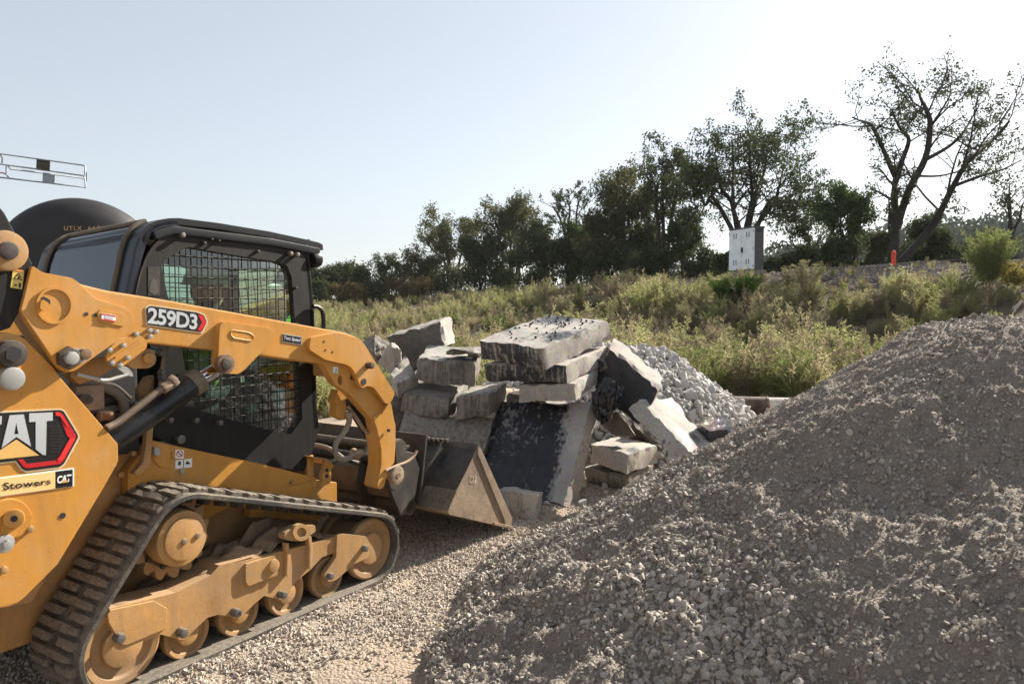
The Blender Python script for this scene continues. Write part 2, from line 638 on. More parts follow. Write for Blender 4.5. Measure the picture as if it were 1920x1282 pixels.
def circle_px(c, rx, ry=None, n=16, a0=0, a1=2 * math.pi):
    ry = rx if ry is None else ry
    return [(c[0] + rx * math.cos(a0 + (a1 - a0) * i / n), c[1] + ry * math.sin(a0 + (a1 - a0) * i / n)) for i in range(n)]


def round_poly(px, r, k=4):
    """round the corners of a pixel outline"""
    out = []
    n = len(px)
    for i in range(n):
        a, b, c = Vector(px[i - 1]), Vector(px[i]), Vector(px[(i + 1) % n])
        d1, d2 = (a - b), (c - b)
        rr = min(r, d1.length * .45, d2.length * .45)
        p, q = b + d1.normalized() * rr, b + d2.normalized() * rr
        for j in range(k + 1):
            u = j / k
            out.append(tuple((1 - u) ** 2 * p + 2 * u * (1 - u) * b + u * u * q))
    return out


def lettering(name, txt, corners, mats, parent, bold=.0, spacing=1.0, shear=0):
    """flat print: corners = 3D points (bottom left, bottom right, top right, top left) the text is fitted to"""
    cu = bpy.data.curves.new(name, 'FONT')
    cu.body = txt
    cu.offset = bold
    cu.space_character = spacing
    cu.shear = shear
    cu.resolution_u = 3
    tmp = bpy.data.objects.new(name, cu)
    COL.objects.link(tmp)
    me = bpy.data.meshes.new_from_object(tmp)
    bpy.data.objects.remove(tmp)
    co = np.array([v.co[:2] for v in me.vertices])
    lo, hi = co.min(0), co.max(0)
    bl, br, tr, tl = [np.array(c) for c in corners]
    for v, (a, b) in zip(me.vertices, (co - lo) / (hi - lo)):
        v.co = (1 - a) * (1 - b) * bl + a * (1 - b) * br + a * b * tr + (1 - a) * b * tl
    me.name = name
    me.materials.clear()
    return link(name, me, mats, parent)


def flip_copy(o, parent=None):
    """the mirrored twin on the loader's other side, with its parts"""
    c = o.copy()
    COL.objects.link(c)
    c.parent = parent
    return c


# ------------------------------------------------------------------ scattering (gravel, weeds: stuff)
def scatter(name, P, rot, scl, idx, protos, parent=None):
    me = bpy.data.meshes.new(name)
    n = len(P)
    me.vertices.add(n)
    me.vertices.foreach_set('co', np.ascontiguousarray(P, dtype=np.float32).ravel())
    for nm, typ, key, dat in (('rot', 'FLOAT_VECTOR', 'vector', rot), ('scl', 'FLOAT_VECTOR', 'vector', scl), ('pick', 'INT', 'value', idx)):
        at = me.attributes.new(nm, typ, 'POINT')
        at.data.foreach_set(key, np.ascontiguousarray(dat, dtype=np.int32 if typ == 'INT' else np.float32).ravel())
    o = link(name, me, None, parent)
    o['kind'] = 'stuff'
    ng = bpy.data.node_groups.new(name, 'GeometryNodeTree')
    ng.interface.new_socket('Geometry', in_out='INPUT', socket_type='NodeSocketGeometry')
    ng.interface.new_socket('Geometry', in_out='OUTPUT', socket_type='NodeSocketGeometry')
    gi, go = ng.nodes.new('NodeGroupInput'), ng.nodes.new('NodeGroupOutput')
    ci = ng.nodes.new('GeometryNodeCollectionInfo')
    ci.inputs['Collection'].default_value = protos
    ci.inputs['Separate Children'].default_value = True
    ci.inputs['Reset Children'].default_value = True
    ip = ng.nodes.new('GeometryNodeInstanceOnPoints')
    ip.inputs['Pick Instance'].default_value = True

    def attr(nm, typ):
        a = ng.nodes.new('GeometryNodeInputNamedAttribute')
        a.data_type = typ
        a.inputs['Name'].default_value = nm
        return a.outputs['Attribute']
    L = ng.links.new
    L(gi.outputs[0], ip.inputs['Points'])
    L(ci.outputs[0], ip.inputs['Instance'])
    L(attr('pick', 'INT'), ip.inputs['Instance Index'])
    L(attr('rot', 'FLOAT_VECTOR'), ip.inputs['Rotation'])
    L(attr('scl', 'FLOAT_VECTOR'), ip.inputs['Scale'])
    L(ip.outputs[0], go.inputs[0])
    md = o.modifiers.new('scatter', 'NODES')
    md.node_group = ng
    return o


def proto_col(name, meshes):
    c = bpy.data.collections.new(name)
    for i, me in enumerate(meshes):
        c.objects.link(bpy.data.objects.new('%s_%02d' % (name, i), me))
    return c


def stone_mesh(name, seed, sub, mat, flat=.7, ang=.5):
    bm = bmesh.new()
    bmesh.ops.create_icosphere(bm, subdivisions=sub, radius=1)
    r = random.Random(seed)
    cuts = [(Vector((r.gauss(0, 1), r.gauss(0, 1), r.gauss(0, 1))).normalized(), r.uniform(.40, .80)) for _ in range(11)]
    off = Vector((r.uniform(0, 99), 0, 0))
    for v in bm.verts:
        p = v.co.copy()
        for nrm, d in cuts:
            k = p.dot(nrm)
            if k > d:
                p -= nrm * (k - d) * (.6 + .4 * ang)
        p *= 1 + .12 * noise.noise(v.co * 2.2 + off)
        v.co = Vector((p.x * 1.15, p.y * .9, p.z * flat))
    me = bpy.data.meshes.new(name)
    bm.to_mesh(me)
    bm.free()
    me.materials.append(mat)
    shade(me, 28)
    return me


# ------------------------------------------------------------------ the ground
CREST = np.array([(34, 4), (22, 15.5), (15, 23.5), (11.5, 28), (8.3, 36), (4.5, 48), (-2, 72), (-10, 130)], float)
CREST_Z = np.array([3.1, 3.1, 3.08, 3.0, 2.8, 2.55, 2.3, 2.2])
CREST_L = np.array([11, 10.5, 11, 14, 19, 24, 30, 36.])


def sstep(x):
    x = np.clip(x, 0, 1)
    return x * x * (3 - 2 * x)


def ground_z(x, y):
    x, y = np.asarray(x, float), np.asarray(y, float)
    best = np.full(x.shape, 1e9)
    zc = np.zeros(x.shape)
    ll = np.ones(x.shape)
    sg = np.ones(x.shape)
    for i in range(len(CREST) - 1):
        a, b = CREST[i], CREST[i + 1]
        e = b - a
        t = np.clip(((x - a[0]) * e[0] + (y - a[1]) * e[1]) / (e @ e), 0, 1)
        dx, dy = x - a[0] - t * e[0], y - a[1] - t * e[1]
        d = np.hypot(dx, dy)
        m = d < best
        best = np.where(m, d, best)
        zc = np.where(m, CREST_Z[i] * (1 - t) + CREST_Z[i + 1] * t, zc)
        ll = np.where(m, CREST_L[i] * (1 - t) + CREST_L[i + 1] * t, ll)
        sg = np.where(m, np.sign(e[0] * dy - e[1] * dx), sg)
    h = np.where(sg > 0, zc * sstep((ll - best) / ll) ** .9, zc - .02 * np.minimum(best, 25))
    base = 1.5 * sstep((y - 13) / 34)
    k = .35
    z = np.maximum(h, base) + k * np.exp(-np.abs(h - base) / k) * .35 * sstep((y - 13) / 6)
    # the hollow core of the rubble heap
    z = z + .75 * np.exp(-(((x + .05) / .95) ** 2 + ((y - 8.55) / .75) ** 2))
    return z


def xt_toe(y):                                             # left foot of the gravel heap
    return np.interp(y, [1, 2.6, 3.4, 3.8, 4.4, 5.6, 6.7, 8, 9], [-.15, -.3, -.36, -.43, -.37, 0, .62, 1.7, 3.0])


def pile_z(x, y):
    """a cone of tipped gravel with a short flat top that runs on to the right"""
    tx = np.clip(x, 3.25, 6.8)
    dx, dy = x - tx, y - (4.62 - .05 * (tx - 3.25))
    r = np.hypot(dx, dy)
    th = np.arctan2(dy, -dx)                               # 0 = to the left, negative = towards the camera
    toe = np.interp(th, [-1.6, -1.0, -.5, -.34, -.23, -.08, .28, .62, 1.0, 1.6], [4.5, 4.35, 4.05, 3.88, 3.78, 3.62, 3.36, 3.05, 3.0, 3.0])
    sl = np.interp(th, [-1.6, -.9, -.4, 0, .28, .48, 1.6], [.50, .50, .50, .55, .64, .74, .74])
    zk = np.interp(th, [-1.6, -.4, 0, .3, 1.6], [.22, .20, .17, .14, .10])
    rk = .60 + (1.66 - zk) / sl
    side = 1.66 - sl * (r - .60)
    q = np.clip((r - rk) / np.maximum(toe - rk, .2), 0, 2.5)
    tail = zk * (1 - q ** 1.5)
    z = np.where(r < rk, side, tail)
    k = .035
    topz = 1.645 - .02 * r
    return -k * np.log(np.exp(-z / k) + np.exp(-topz / k)) + .0


def nz(P, sc, amp, off=0.):
    return np.array([noise.noise(Vector((p[0] * sc + off, p[1] * sc, 3.1 + off))) for p in P]) * amp


def heights_noise(x, y, sc, octv=3, off=0.):
    """cheap layered value noise on arrays"""
    out = np.zeros_like(x)
    a = 1.
    r = np.random.default_rng(int(off * 10) + 3)
    tab = r.random((256, 256))
    for o in range(octv):
        X, Y = x * sc + 17.3 * o + off, y * sc - 9.1 * o + off
        xi, yi = np.floor(X).astype(int), np.floor(Y).astype(int)
        fx, fy = sstep(X - xi), sstep(Y - yi)
        g = lambda i, j: tab[i % 256, j % 256]
        v = g(xi, yi) * (1 - fx) * (1 - fy) + g(xi + 1, yi) * fx * (1 - fy) + g(xi, yi + 1) * (1 - fx) * fy + g(xi + 1, yi + 1) * fx * fy
        out += a * (v - .5)
        a *= .5
        sc *= 2.1
    return out


def grid_mesh(name, xs, ys, zf):
    X, Y = np.meshgrid(xs, ys)
    Z = zf(X, Y)
    nx, ny = len(xs), len(ys)
    V = np.stack([X, Y, Z], -1).reshape(-1, 3)
    i = np.arange((nx - 1) * (ny - 1))
    r, c = i // (nx - 1), i % (nx - 1)
    a = r * nx + c
    Q = np.stack([a, a + 1, a + nx + 1, a + nx], 1)
    me = bpy.data.meshes.new(name)
    me.vertices.add(len(V))
    me.vertices.foreach_set('co', V.astype(np.float32).ravel())
    me.loops.add(len(Q) * 4)
    me.loops.foreach_set('vertex_index', Q.astype(np.int32).ravel())
    me.polygons.add(len(Q))
    me.polygons.foreach_set('loop_start', np.arange(0, len(Q) * 4, 4, dtype=np.int32))
    me.update(calc_edges=True)
    me.polygons.foreach_set('use_smooth', [True] * len(Q))
    return me


def warp(lo, hi, n, c, p=2.2):
    """grid lines that crowd round c"""
    u = np.linspace(-1, 1, n)
    s = np.sign(u) * np.abs(u) ** p
    return np.where(s < 0, c + s * (c - lo), c + s * (hi - c))


def prints(x, y):
    """the loader's tread prints pressed into the gravel beside the bucket"""
    a, b = np.array([-.02, 5.1]), np.array([.55, 6.25])
    e = (b - a) / np.linalg.norm(b - a)
    s = (x - a[0]) * e[0] + (y - a[1]) * e[1]
    q = -(x - a[0]) * e[1] + (y - a[1]) * e[0]
    m = sstep((.17 - np.abs(q)) / .05) * sstep((s + .05) / .15) * sstep((1.35 - s) / .2)
    return -.026 * m * (.5 + .5 * np.sign(np.sin(s * 2 * math.pi / .085))) - .01 * m


def near_ground(X, Y):
    Z = ground_z(X, Y)
    n = sstep((9.5 - Y) / 2)
    mx_, my_ = (X - TX) * sY + (Y - TY) * cY, -(X - TX) * cY + (Y - TY) * sY
    Z = Z + .032 * np.exp(-((my_ + .885) / .035) ** 2) * sstep((mx_ + 1.3) / .3) * sstep((.95 - mx_) / .15) * (.6 + heights_noise(X, Y, 6, 2, 41.))
    return Z + n * (heights_noise(X, Y, 1.1, 3, 1.) * .05 + heights_noise(X, Y, 9, 2, 2.) * .012) + prints(X, Y) + .25 * sstep((Y - 12) / 4) * heights_noise(X, Y, .5, 3, 4.)


gm = grid_mesh('ground', warp(-700, 700, 300, 0., 3.4), warp(-60, 1400, 420, 6., 3.2), near_ground)
g = link('ground', gm, ground_mat())
g['kind'] = 'structure'

# ------------------------------------------------------------------ gravel heap in the foreground
def pile_surface(X, Y):
    rill = heights_noise(X * .8 + Y * .45, Y * .35 - X * .2, 3.2, 3, 5.) * .10
    crumble = heights_noise(X, Y, 6, 4, 6.) * .056
    ax_, ay_ = X - 3.3, Y - 4.6
    rill = rill + heights_noise(np.arctan2(ay_, ax_) * 7 + 40, np.hypot(ax_, ay_) * .7, 1.6, 3, 12.) * .085
    fine = heights_noise(X, Y, 24, 3, 7.) * .034
    clod = np.maximum(heights_noise(X, Y, 3.1, 3, 8.) - .1, 0) * .12
    rr_ = np.hypot(ax_, ay_)
    slump = heights_noise(X, Y, 1.15, 2, 14.) * .16 * sstep((rr_ - 1.0) / .6) * sstep((4.3 - Y) / .8)
    flat_ = .35 + .65 * sstep((rr_ - .9) / .8) * sstep((4.9 - Y) / .9)     # the skyline is smoother than the near face
    return pile_z(X, Y) - .062 + slump + (rill * .75 + crumble + clod) * flat_ * sstep((pile_z(X, Y) + .02) / .2) + fine


pile = thing('gravel_heap', 'big heap of grey brown crushed gravel and fines filling the right foreground', 'gravel heap', (3, 5, 0))
pm = grid_mesh('mound', np.linspace(-.75, 8, 500), np.concatenate([np.linspace(1.1, 6.4, 330), np.linspace(6.45, 9, 40)]), pile_surface)
pv = np.empty(len(pm.vertices) * 3, np.float32)
pm.vertices.foreach_get('co', pv)
pv = pv.reshape(-1, 3) - np.array([3, 5, 0], np.float32)
pm.vertices.foreach_set('co', pv.ravel())
mound = link('mound', pm, pile_mat(), pile)
STONES = proto_col('gravel_stone', [stone_mesh('gravel_stone_shape', 40 + i, 2 if i < 6 else 1, GRAVEL, random.uniform(.6, .95), 1.) for i in range(8)])
PALE = proto_col('pale_gravel_stone', [stone_mesh('pale_gravel_stone_shape', 60 + i, 1, GRAVEL_PALE, random.uniform(.6, .95), 1.) for i in range(8)])


def rnd_rot(n):
    return rng.uniform(0, 6.28, (n, 3))


def rnd_scl(n, lo, hi, p=2.):
    s = lo + (hi - lo) * rng.random(n) ** p
    return s


N = 300000
yy = 1.4 + 5.4 * rng.random(N) ** 1.25
xx = xt_toe(yy) - .12 + rng.random(N) * (6.6 - xt_toe(yy)) ** 1.0
keep = (xx < .74 * yy + .4) & (pile_z(xx, yy) > .02)
patch = heights_noise(xx, yy, 1.3, 3, 9.) + .18 * (3.6 - yy) / 2
keep &= rng.random(N) < np.clip(.60 + 1.3 * patch + .5 * np.clip(.5 - pile_z(xx, yy), 0, .5), .48, 1)
xx, yy, patch = xx[keep], yy[keep], patch[keep]
zz = pile_surface(xx, yy)
sc = rnd_scl(len(xx), .0050, .0225, 2.7) * np.clip(1 + .9 * patch, .6, 1.5) * np.interp(zz, [0, .35, .9, 1.6], [1.02, .95, .85, .74])
order = np.argsort(-(sc / np.hypot(yy, 1)))
big = order[:290]
rest = order[290:]
scatter('loose_gravel', np.stack([xx - 3, yy - 5, zz + sc * .25], 1)[rest], rnd_rot(len(rest)), (sc[rest, None] * rng.uniform(.75, 1.25, (len(rest), 3))), rng.integers(0, 8, len(rest)), STONES, pile)
smesh = [o.data for o in STONES.objects][:6]
for k in big:
    o = bpy.data.objects.new('stone', smesh[int(k) % 6])
    COL.objects.link(o)
    o.parent = pile
    o.location = (xx[k] - 3, yy[k] - 5, zz[k] + sc[k] * .3)
    o.rotation_euler = tuple(rng.uniform(0, 6.28, 3))
    s = sc[k] * 1.25
    o.scale = (s * random.uniform(.8, 1.2), s * random.uniform(.8, 1.2), s * random.uniform(.8, 1.1))

# stones on the driven ground
N = 190000
yy = 2.6 + 5.4 * rng.random(N) ** 1.1
xx = rng.uniform(-3.4, 2.2, N)
keep = (np.abs(xx) < .72 * yy + .3) & (pile_z(xx, yy) < .05)
pt = heights_noise(xx, yy, 1.1, 3, 11.)
bare = np.exp(-(((xx + .62) / .35) ** 2 + ((yy - 3.35) / .28) ** 2))
keep &= rng.random(N) < np.clip(.9 + .9 * pt - 1.0 * bare, .05, 1)
keep &= ~((prints(xx, yy) < -.004) & (rng.random(N) < .7))
xx, yy = xx[keep], yy[keep]
zz = near_ground(xx, yy)
sc = rnd_scl(len(xx), .0052, .0165, 1.9)
gs = scatter('driven_gravel', np.stack([xx, yy, zz + sc * .2], 1), rnd_rot(len(xx)), sc[:, None] * rng.uniform(.75, 1.25, (len(xx), 3)), rng.integers(0, 8, len(xx)), PALE)

# ------------------------------------------------------------------ the track loader
T = thing('track_loader', 'yellow compact track loader with black caged cab and lowered arms', 'track loader', (TX, TY, 0), math.pi / 2 - YAW)
YA = -.77                                                  # outer face of the lift arm and side tower

# --- chassis
prof = [(-1.42, .30), (-1.42, 1.0), (-.92, 1.06), (-.50, 1.0), (.46, .69), (.60, .60), (.60, .27), (.5, .23), (-1.2, .23)]
chassis = plate3('chassis', [(x, -.455, z) for x, z in prof], (0, .91, 0), YELLOW_DUSTY, T, .012)
hood = box('engine_hood', (-1.06, 0, 1.28), (.74, .98, .5), BLACK, T, .05)
for z in (1.15, 1.23, 1.31, 1.39):
    box('hood_louver', (-1.44, 0, z), (.03, .7, .03), BLACK_DUSTY, hood, .004)
box('rear_bumper', (-1.44, 0, .62), (.10, 1.5, .5), YELLOW, T, .02)

panel = plate('chassis_panel', [(285, 825)] + qB([(1040, 880), (1538, 985)]) + qF([(280, 900), (283, 930)]) + [(592, 899), (592, 960), (430, 950), (330, 1000), (240, 1000), (240, 880)], -.52, .05, YELLOW, T, .006)
step = plate('chassis_panel', [(470, 931), (592, 900), (632, 904), (632, 945), (600, 975), (470, 970)], -.535, .06, YELLOW, T, .006)
plate('door_flap', round_poly(q2([(808, 925), (1000, 958), (1000, 1150), (960, 1165), (890, 1160), (820, 1090)]), 7), -.527, .01, YELLOW, panel, .003)
plate('flap_latch', q2([(835, 975), (885, 985), (895, 1040), (870, 1066), (835, 1045)]), -.545, .03, STEEL_GREY, panel, .004)
plate('flap_hinge', q2([(1003, 1015), (1028, 1018), (1028, 1095), (1003, 1090)]), -.534, .02, YELLOW, panel, .002)
st = plate('warning_sticker', q2([(1030, 998), (1110, 1003), (1108, 1080), (1028, 1082)]), -.523, .004, WHITE_P, panel, 0)
plate('sticker_ring', circle_px(q2([(1070, 1038)])[0], 6.2, n=20), -.5245, .002, RED_P, st, 0, [circle_px(q2([(1070, 1038)])[0], 4.9, n=20)])
plate('sticker_mark', q2([(1050, 1022), (1056, 1018), (1092, 1055), (1086, 1060)]), -.5248, .002, BLACK_P, st, 0)
st = plate('warning_sticker', q2([(1030, 1100), (1185, 1080), (1182, 1162), (1030, 1176)]), -.523, .004, WHITE_P, panel, 0)
plate('sticker_mark', q2([(1058, 1110), (1080, 1108), (1080, 1142), (1058, 1144)]), -.5245, .002, BLACK_P, st, 0)
plate('sticker_mark', q2([(1128, 1120), (1145, 1102), (1150, 1118), (1165, 1118), (1165, 1132), (1128, 1135)]), -.5245, .002, BLACK_P, st, 0)
plate('sticker_mark', q2([(1104, 1094), (1108, 1093), (1108, 1166), (1104, 1167)]), -.5245, .002, BLACK_P, st, 0)
for p in [(1095, 1200), (535, 1230), (650, 1037)]:
    c = my(*q2([p])[0], -.53)
    cyl('bolt', c, c + Vector((0, .03, 0)), .014, STEEL_GREY if p[0] > 700 else YELLOW_DUSTY, panel, 6, .002)
c = my(*qD([(458, 135)])[0], -.545)
cyl('bolt', c, c + Vector((0, .03, 0)), .012, YELLOW_DUSTY, step, 6, .002)
# front corner bracket of the chassis
plate('front_bracket', q1([(80, 1075), (108, 1035), (100, 985), (122, 935), (130, 862), (198, 908), (176, 945), (176, 1035), (152, 1060)]), -.56, .03, YELLOW, T, .004,)
plate3('front_bracket_cap', [my(*q1([p])[0], -.56) for p in [(130, 862), (20, 845), (20, 835), (150, 855), (198, 908)]], (0, .35, 0), YELLOW_DUSTY, T, .004)
box('front_box_plate', my(*q1([(6, 915)])[0], -.50) + Vector((0, .02, 0)), (.05, .05, .13), YELLOW, T, .006)
for p in [(143, 945), (143, 992)]:
    c = my(*q1([p])[0], -.565)
    cyl('hole_shade_disc', c, c + Vector((0, .02, 0)), .011, DK_INT, T, 14, 0)  # dark discs stand in for the shade inside the holes

# --- side tower with the big decal
tower_px = [(-200, 640), (-60, 625), (0, 624)] + qB([(60, 205), (110, 218), (150, 240), (320, 410), (350, 455), (710, 870), (712, 970), (700, 1000)]) + qC([(600, 150), (330, 600), (140, 790), (100, 822), (0, 850)]) + [(-90, 1160), (-200, 1170)]
tower = plate('side_tower', tower_px, YA, .07, YELLOW, T, .007)
plate3('tower_inner_plate', [my(*p, -.60) for p in [(-120, 720), (60, 735), (205, 870), (60, 1130), (-120, 1160)]], (0, .05, 0), YELLOW_DUSTY, T, .006)
tube('tower_gusset_rim', [my(*p, YA - .002) for p in qC([(660, 40), (600, 110), (520, 220), (480, 270)])], [.004, .008, .008, .004] + [.004] * 15, YELLOW, tower, 8) if False else None
dec = plate('brand_decal', round_poly(q6([(-170, 172), (600, 137), (648, 152), (797, 400), (797, 440), (652, 703), (605, 737), (262, 777), (212, 757), (150, 672), (-170, 712)]), 3), YA - .003, .003, EDGE_P, tower, 0)
plate('decal_ground', round_poly(q6([(-168, 190), (598, 150), (637, 163), (781, 402), (781, 430), (640, 690), (600, 720), (270, 760), (226, 744), (162, 658), (-168, 697)]), 3), YA - .0045, .002, BLACK_P, dec, 0)
yl = YA - .006
plate('letter_a', q6([(97, 205), (238, 195), (310, 517), (165, 420), (17, 532)]), yl, .002, SILVER_P, dec, 0, [q6([(163, 276), (186, 392), (142, 396)])])
plate('letter_t', q6([(293, 185), (529, 175), (529, 258), (468, 262), (460, 602), (430, 601), (358, 545), (358, 268), (293, 272)]), yl, .002, SILVER_P, dec, 0)
plate('letter_c', q6([(20, 213), (-100, 218), (-150, 262), (-150, 540), (-110, 595), (-40, 590), (-8, 548), (-50, 500), (-80, 480), (-80, 300), (14, 296)]), yl, .002, SILVER_P, dec, 0)
plate('gold_triangle', q6([(165, 447), (392, 605), (0, 645), (-165, 662)]), yl, .002, GOLD_P, dec, 0)
plate('red_chevron', q6([(552, 172), (597, 172), (630, 195), (762, 402), (756, 440), (640, 655), (600, 692), (285, 735), (240, 724), (180, 650), (230, 643), (272, 690), (562, 656), (590, 620), (700, 430), (672, 410), (602, 216), (552, 212)]), yl, .002, RED_P, dec, 0)
RED_L = paint('bright_red_print', (.72, .04, .04), .35, dust=.03, var=.2, scale=5)
plate('red_chevron_highlight', q6([(560, 176), (594, 176), (622, 200), (690, 310), (672, 318), (608, 214), (560, 205)]), yl - .0015, .001, RED_L, dec, 0)
plate('red_chevron_highlight', q6([(745, 425), (752, 440), (632, 648), (590, 668), (575, 640), (600, 618), (705, 432)]), yl - .0015, .001, RED_L, dec, 0)
hexs = []
for r_ in range(9):
    for c_ in range(5):
        hexs.append((508 + c_ * 26 + (13 if r_ % 2 else 0), 320 + r_ * 31))
bm = bmesh.new()
for hx, hy in hexs:
    if hx > 655 - abs(hy - 430) * .45:
        continue
    f = bm.faces.new([bm.verts.new(my(*p, yl)) for p in circle_px(q6([(hx, hy)])[0], 1.9, 2.2, 6)])
obj('honeycomb_print', bm, paint('dark_brown_print', (.03, .022, .02), .5, dust=0), dec)
plq = plate('dealer_sticker', q6([(-260, 862), (742, 730), (742, 914), (-260, 1058)]), YA - .003, .003, WHITE_P, tower, 0)
plate('sticker_field', q6([(-255, 872), (553, 768), (553, 938), (-255, 1048)]), YA - .0045, .002, CREAM_P, plq, 0)
plate('sticker_badge', q6([(556, 768), (728, 746), (728, 913), (556, 938)]), YA - .0045, .002, BLACK_P, plq, 0)
lettering('dealer_name', 'Stowers', [my(*p, YA - .006) for p in q6([(30, 957), (509, 893), (507, 834), (30, 880)])], BLACK_P, plq, .02, 1.04)
lettering('badge_letters', 'CAT', [my(*p, YA - .006) for p in q6([(570, 890), (706, 866), (718, 792), (575, 812)])], WHITE_P, plq, .04, .95)
plate('badge_triangle', q6([(650, 846), (684, 872), (610, 884)]), YA - .0075, .001, GOLD_P, plq, 0)
# pins and bosses on the tower
ring = lambda nm, c, r0, r1, y, t, mt, par, n=30: plate(nm, circle_px(c, r1, n=n), y, t, mt, par, 0, [circle_px(c, r0, n=n)])
c = qC([(75, 345)])[0]
plate('cover_boss', circle_px((c[0] - 4, c[1] - 2), 40, 37, 40), YA - .016, .02, YELLOW, tower, .008)
plate('keeper_link', round_poly(qC([(40, 310), (110, 295), (135, 350), (85, 430), (75, 500), (30, 530), (-20, 500), (0, 440)]), 8), YA - .03, .016, YELLOW, tower, .004)
cyl('pivot_pin', my(*qC([(80, 340)])[0], YA - .045), my(*qC([(80, 340)])[0], YA), .035, YELLOW, tower, 24, .005)
cyl('pin_socket', my(*qC([(80, 341)])[0], YA - .047), my(*qC([(80, 341)])[0], YA), .012, DK_INT, tower, 12, 0)
for q in [(38, 487)]:
    c = my(*qC([q])[0], YA - .055)
    cyl('washer', c + Vector((0, .01, 0)), c + Vector((0, .03, 0)), .034, STEEL_GREY, tower, 24, .003)
    cyl('bolt', c - Vector((0, .012, 0)), c + Vector((0, .03, 0)), .017, STEEL_GREY, tower, 6, .002)
c = my(*qC([(358, 323)])[0], YA - .0025)
cyl('hole_shade_disc', c, c + Vector((0, .02, 0)), .012, DK_INT, tower, 16, 0)  # flat dark disc, the hole's shade as colour
for q in [(30, 635), (178, 402)]:
    c = my(*qC([q])[0], YA - .02)
    cyl('bolt', c, c + Vector((0, .03, 0)), .014, YELLOW_DUSTY, tower, 8, .003)
# upper pivot of the tower
link_px = round_poly(qB([(20, 290), (75, 270), (128, 300), (128, 470), (80, 520), (35, 480)]), 6)
plate('pivot_link', link_px, YA - .03, .025, YELLOW, tower, .005)
plate('pivot_boss', circle_px(qB([(78, 335)])[0], 25, 24, 30), YA - .018, .016, YELLOW_DUSTY, tower, .006)
c = my(*qB([(80, 332)])[0], YA - .055)
cyl('pivot_pin', c, c + Vector((0, .05, 0)), .052, STEEL_DIRTY, tower, 28, .005)
cyl('pin_socket', c - Vector((0, .004, 0)), c + Vector((0, .03, 0)), .03, DK_INT, tower, 6, 0)
c = my(*qB([(82, 480)])[0], YA - .06)
cyl('bolt', c, c + Vector((0, .05, 0)), .045, STEEL_GREY, tower, 28, .012)

# --- lift arm (right), every piece parented to the arm
arm_px = qE([(-180, 500)]) + qA([(600, 1090)])[:0]
tube_px = [(60, 500), (80, 511), (135, 521), (150, 532), (200, 544.5), (304, 561), (556, 606.7), (650, 624), (674, 634), (690, 655), (668, 700), (606, 682), (567, 678), (484, 666), (407, 657), (276, 643.8), (210, 640), (120, 640), (60, 600)]
arm = plate('lift_arm', tube_px, YA, .13, YELLOW, T, .012)
boss_px = round_poly([(60, 497), (80, 511), (135, 521), (150, 532), (178, 560)] + qB([(650, 25), (760, 55), (800, 100), (800, 170), (745, 225), (510, 390), (455, 430), (400, 442), (350, 405), (125, 75), (150, -20)]), 7)
boss = plate('arm_rear_plate', boss_px, YA - .028, .04, YELLOW, arm, .006)
plate('arm_rear_edge', [(37, 575), (41, 585), (108, 688), (122, 700), (150, 690), (120, 600), (60, 560)], YA + .02, .12, YELLOW_DUSTY, arm, .006)
ring('embossed_ring', qB([(330, 40)])[0], 30, 35, YA - .036, .012, YELLOW, boss, 40)
plate('latch_slot_shade', round_poly(qB([(232, 2), (262, -16), (305, 10), (300, 40), (262, 20)]), 4), YA - .031, .004, DK_INT, boss, 0)  # dark plate drawn for the shade inside the slot
plate('latch_tab', round_poly(qB([(245, 20), (258, 5), (298, 28), (272, 76), (240, 62)]), 4), YA - .05, .025, YELLOW, boss, .005)
plate('slot_rim', round_poly(qB([(600, 62), (745, 90), (765, 120), (755, 160), (735, 165), (600, 140), (585, 100)]), 8), YA - .033, .006, YELLOW, boss, .003)
stk = plate('serial_sticker', qB([(612, 86), (697, 100), (693, 140), (610, 126)]), YA - .0365, .003, WHITE_P, boss, 0)
plate('sticker_bar', qB([(613, 88), (696, 102), (695, 109), (613, 95)]), YA - .0375, .001, RED_P, stk, 0)
plate('sticker_bar', qB([(611, 119), (694, 133), (693, 140), (610, 126)]), YA - .0375, .001, RED_P, stk, 0)
plate('sticker_bar', qB([(630, 100), (680, 108), (679, 126), (629, 118)]), YA - .0375, .001, SILVER_P, stk, 0)
for q in [(520, 92), (572, 98)]:
    c = my(*qB([q])[0], YA - .03)
    cyl('hole_shade_disc', c, c + Vector((0, .01, 0)), .008, DK_INT, boss, 10, 0)  # shade of the small holes drawn as dark discs
lock = plate('pin_lock_plate', round_poly(q2([(0, 90), (40, 65), (228, 66), (232, 130), (245, 160), (75, 240), (20, 235), (-40, 190), (-38, 130)]), 8), YA - .04, .014, STEEL_GREY, arm, .004)
c = my(*q2([(85, 155)])[0], YA - .085)
cyl('pin_bolt', c, c + Vector((0, .05, 0)), .026, STEEL_GREY, lock, 20, .005)
cyl('pin_nut', c + Vector((0, .02, 0)), c + Vector((0, .05, 0)), .046, STEEL_DIRTY, lock, 6, .004)
c = my(*q2([(207, 117)])[0], YA - .062)
cyl('rusty_collar', c, c + Vector((0, .03, 0)), .023, RUST, lock, 18, .003)
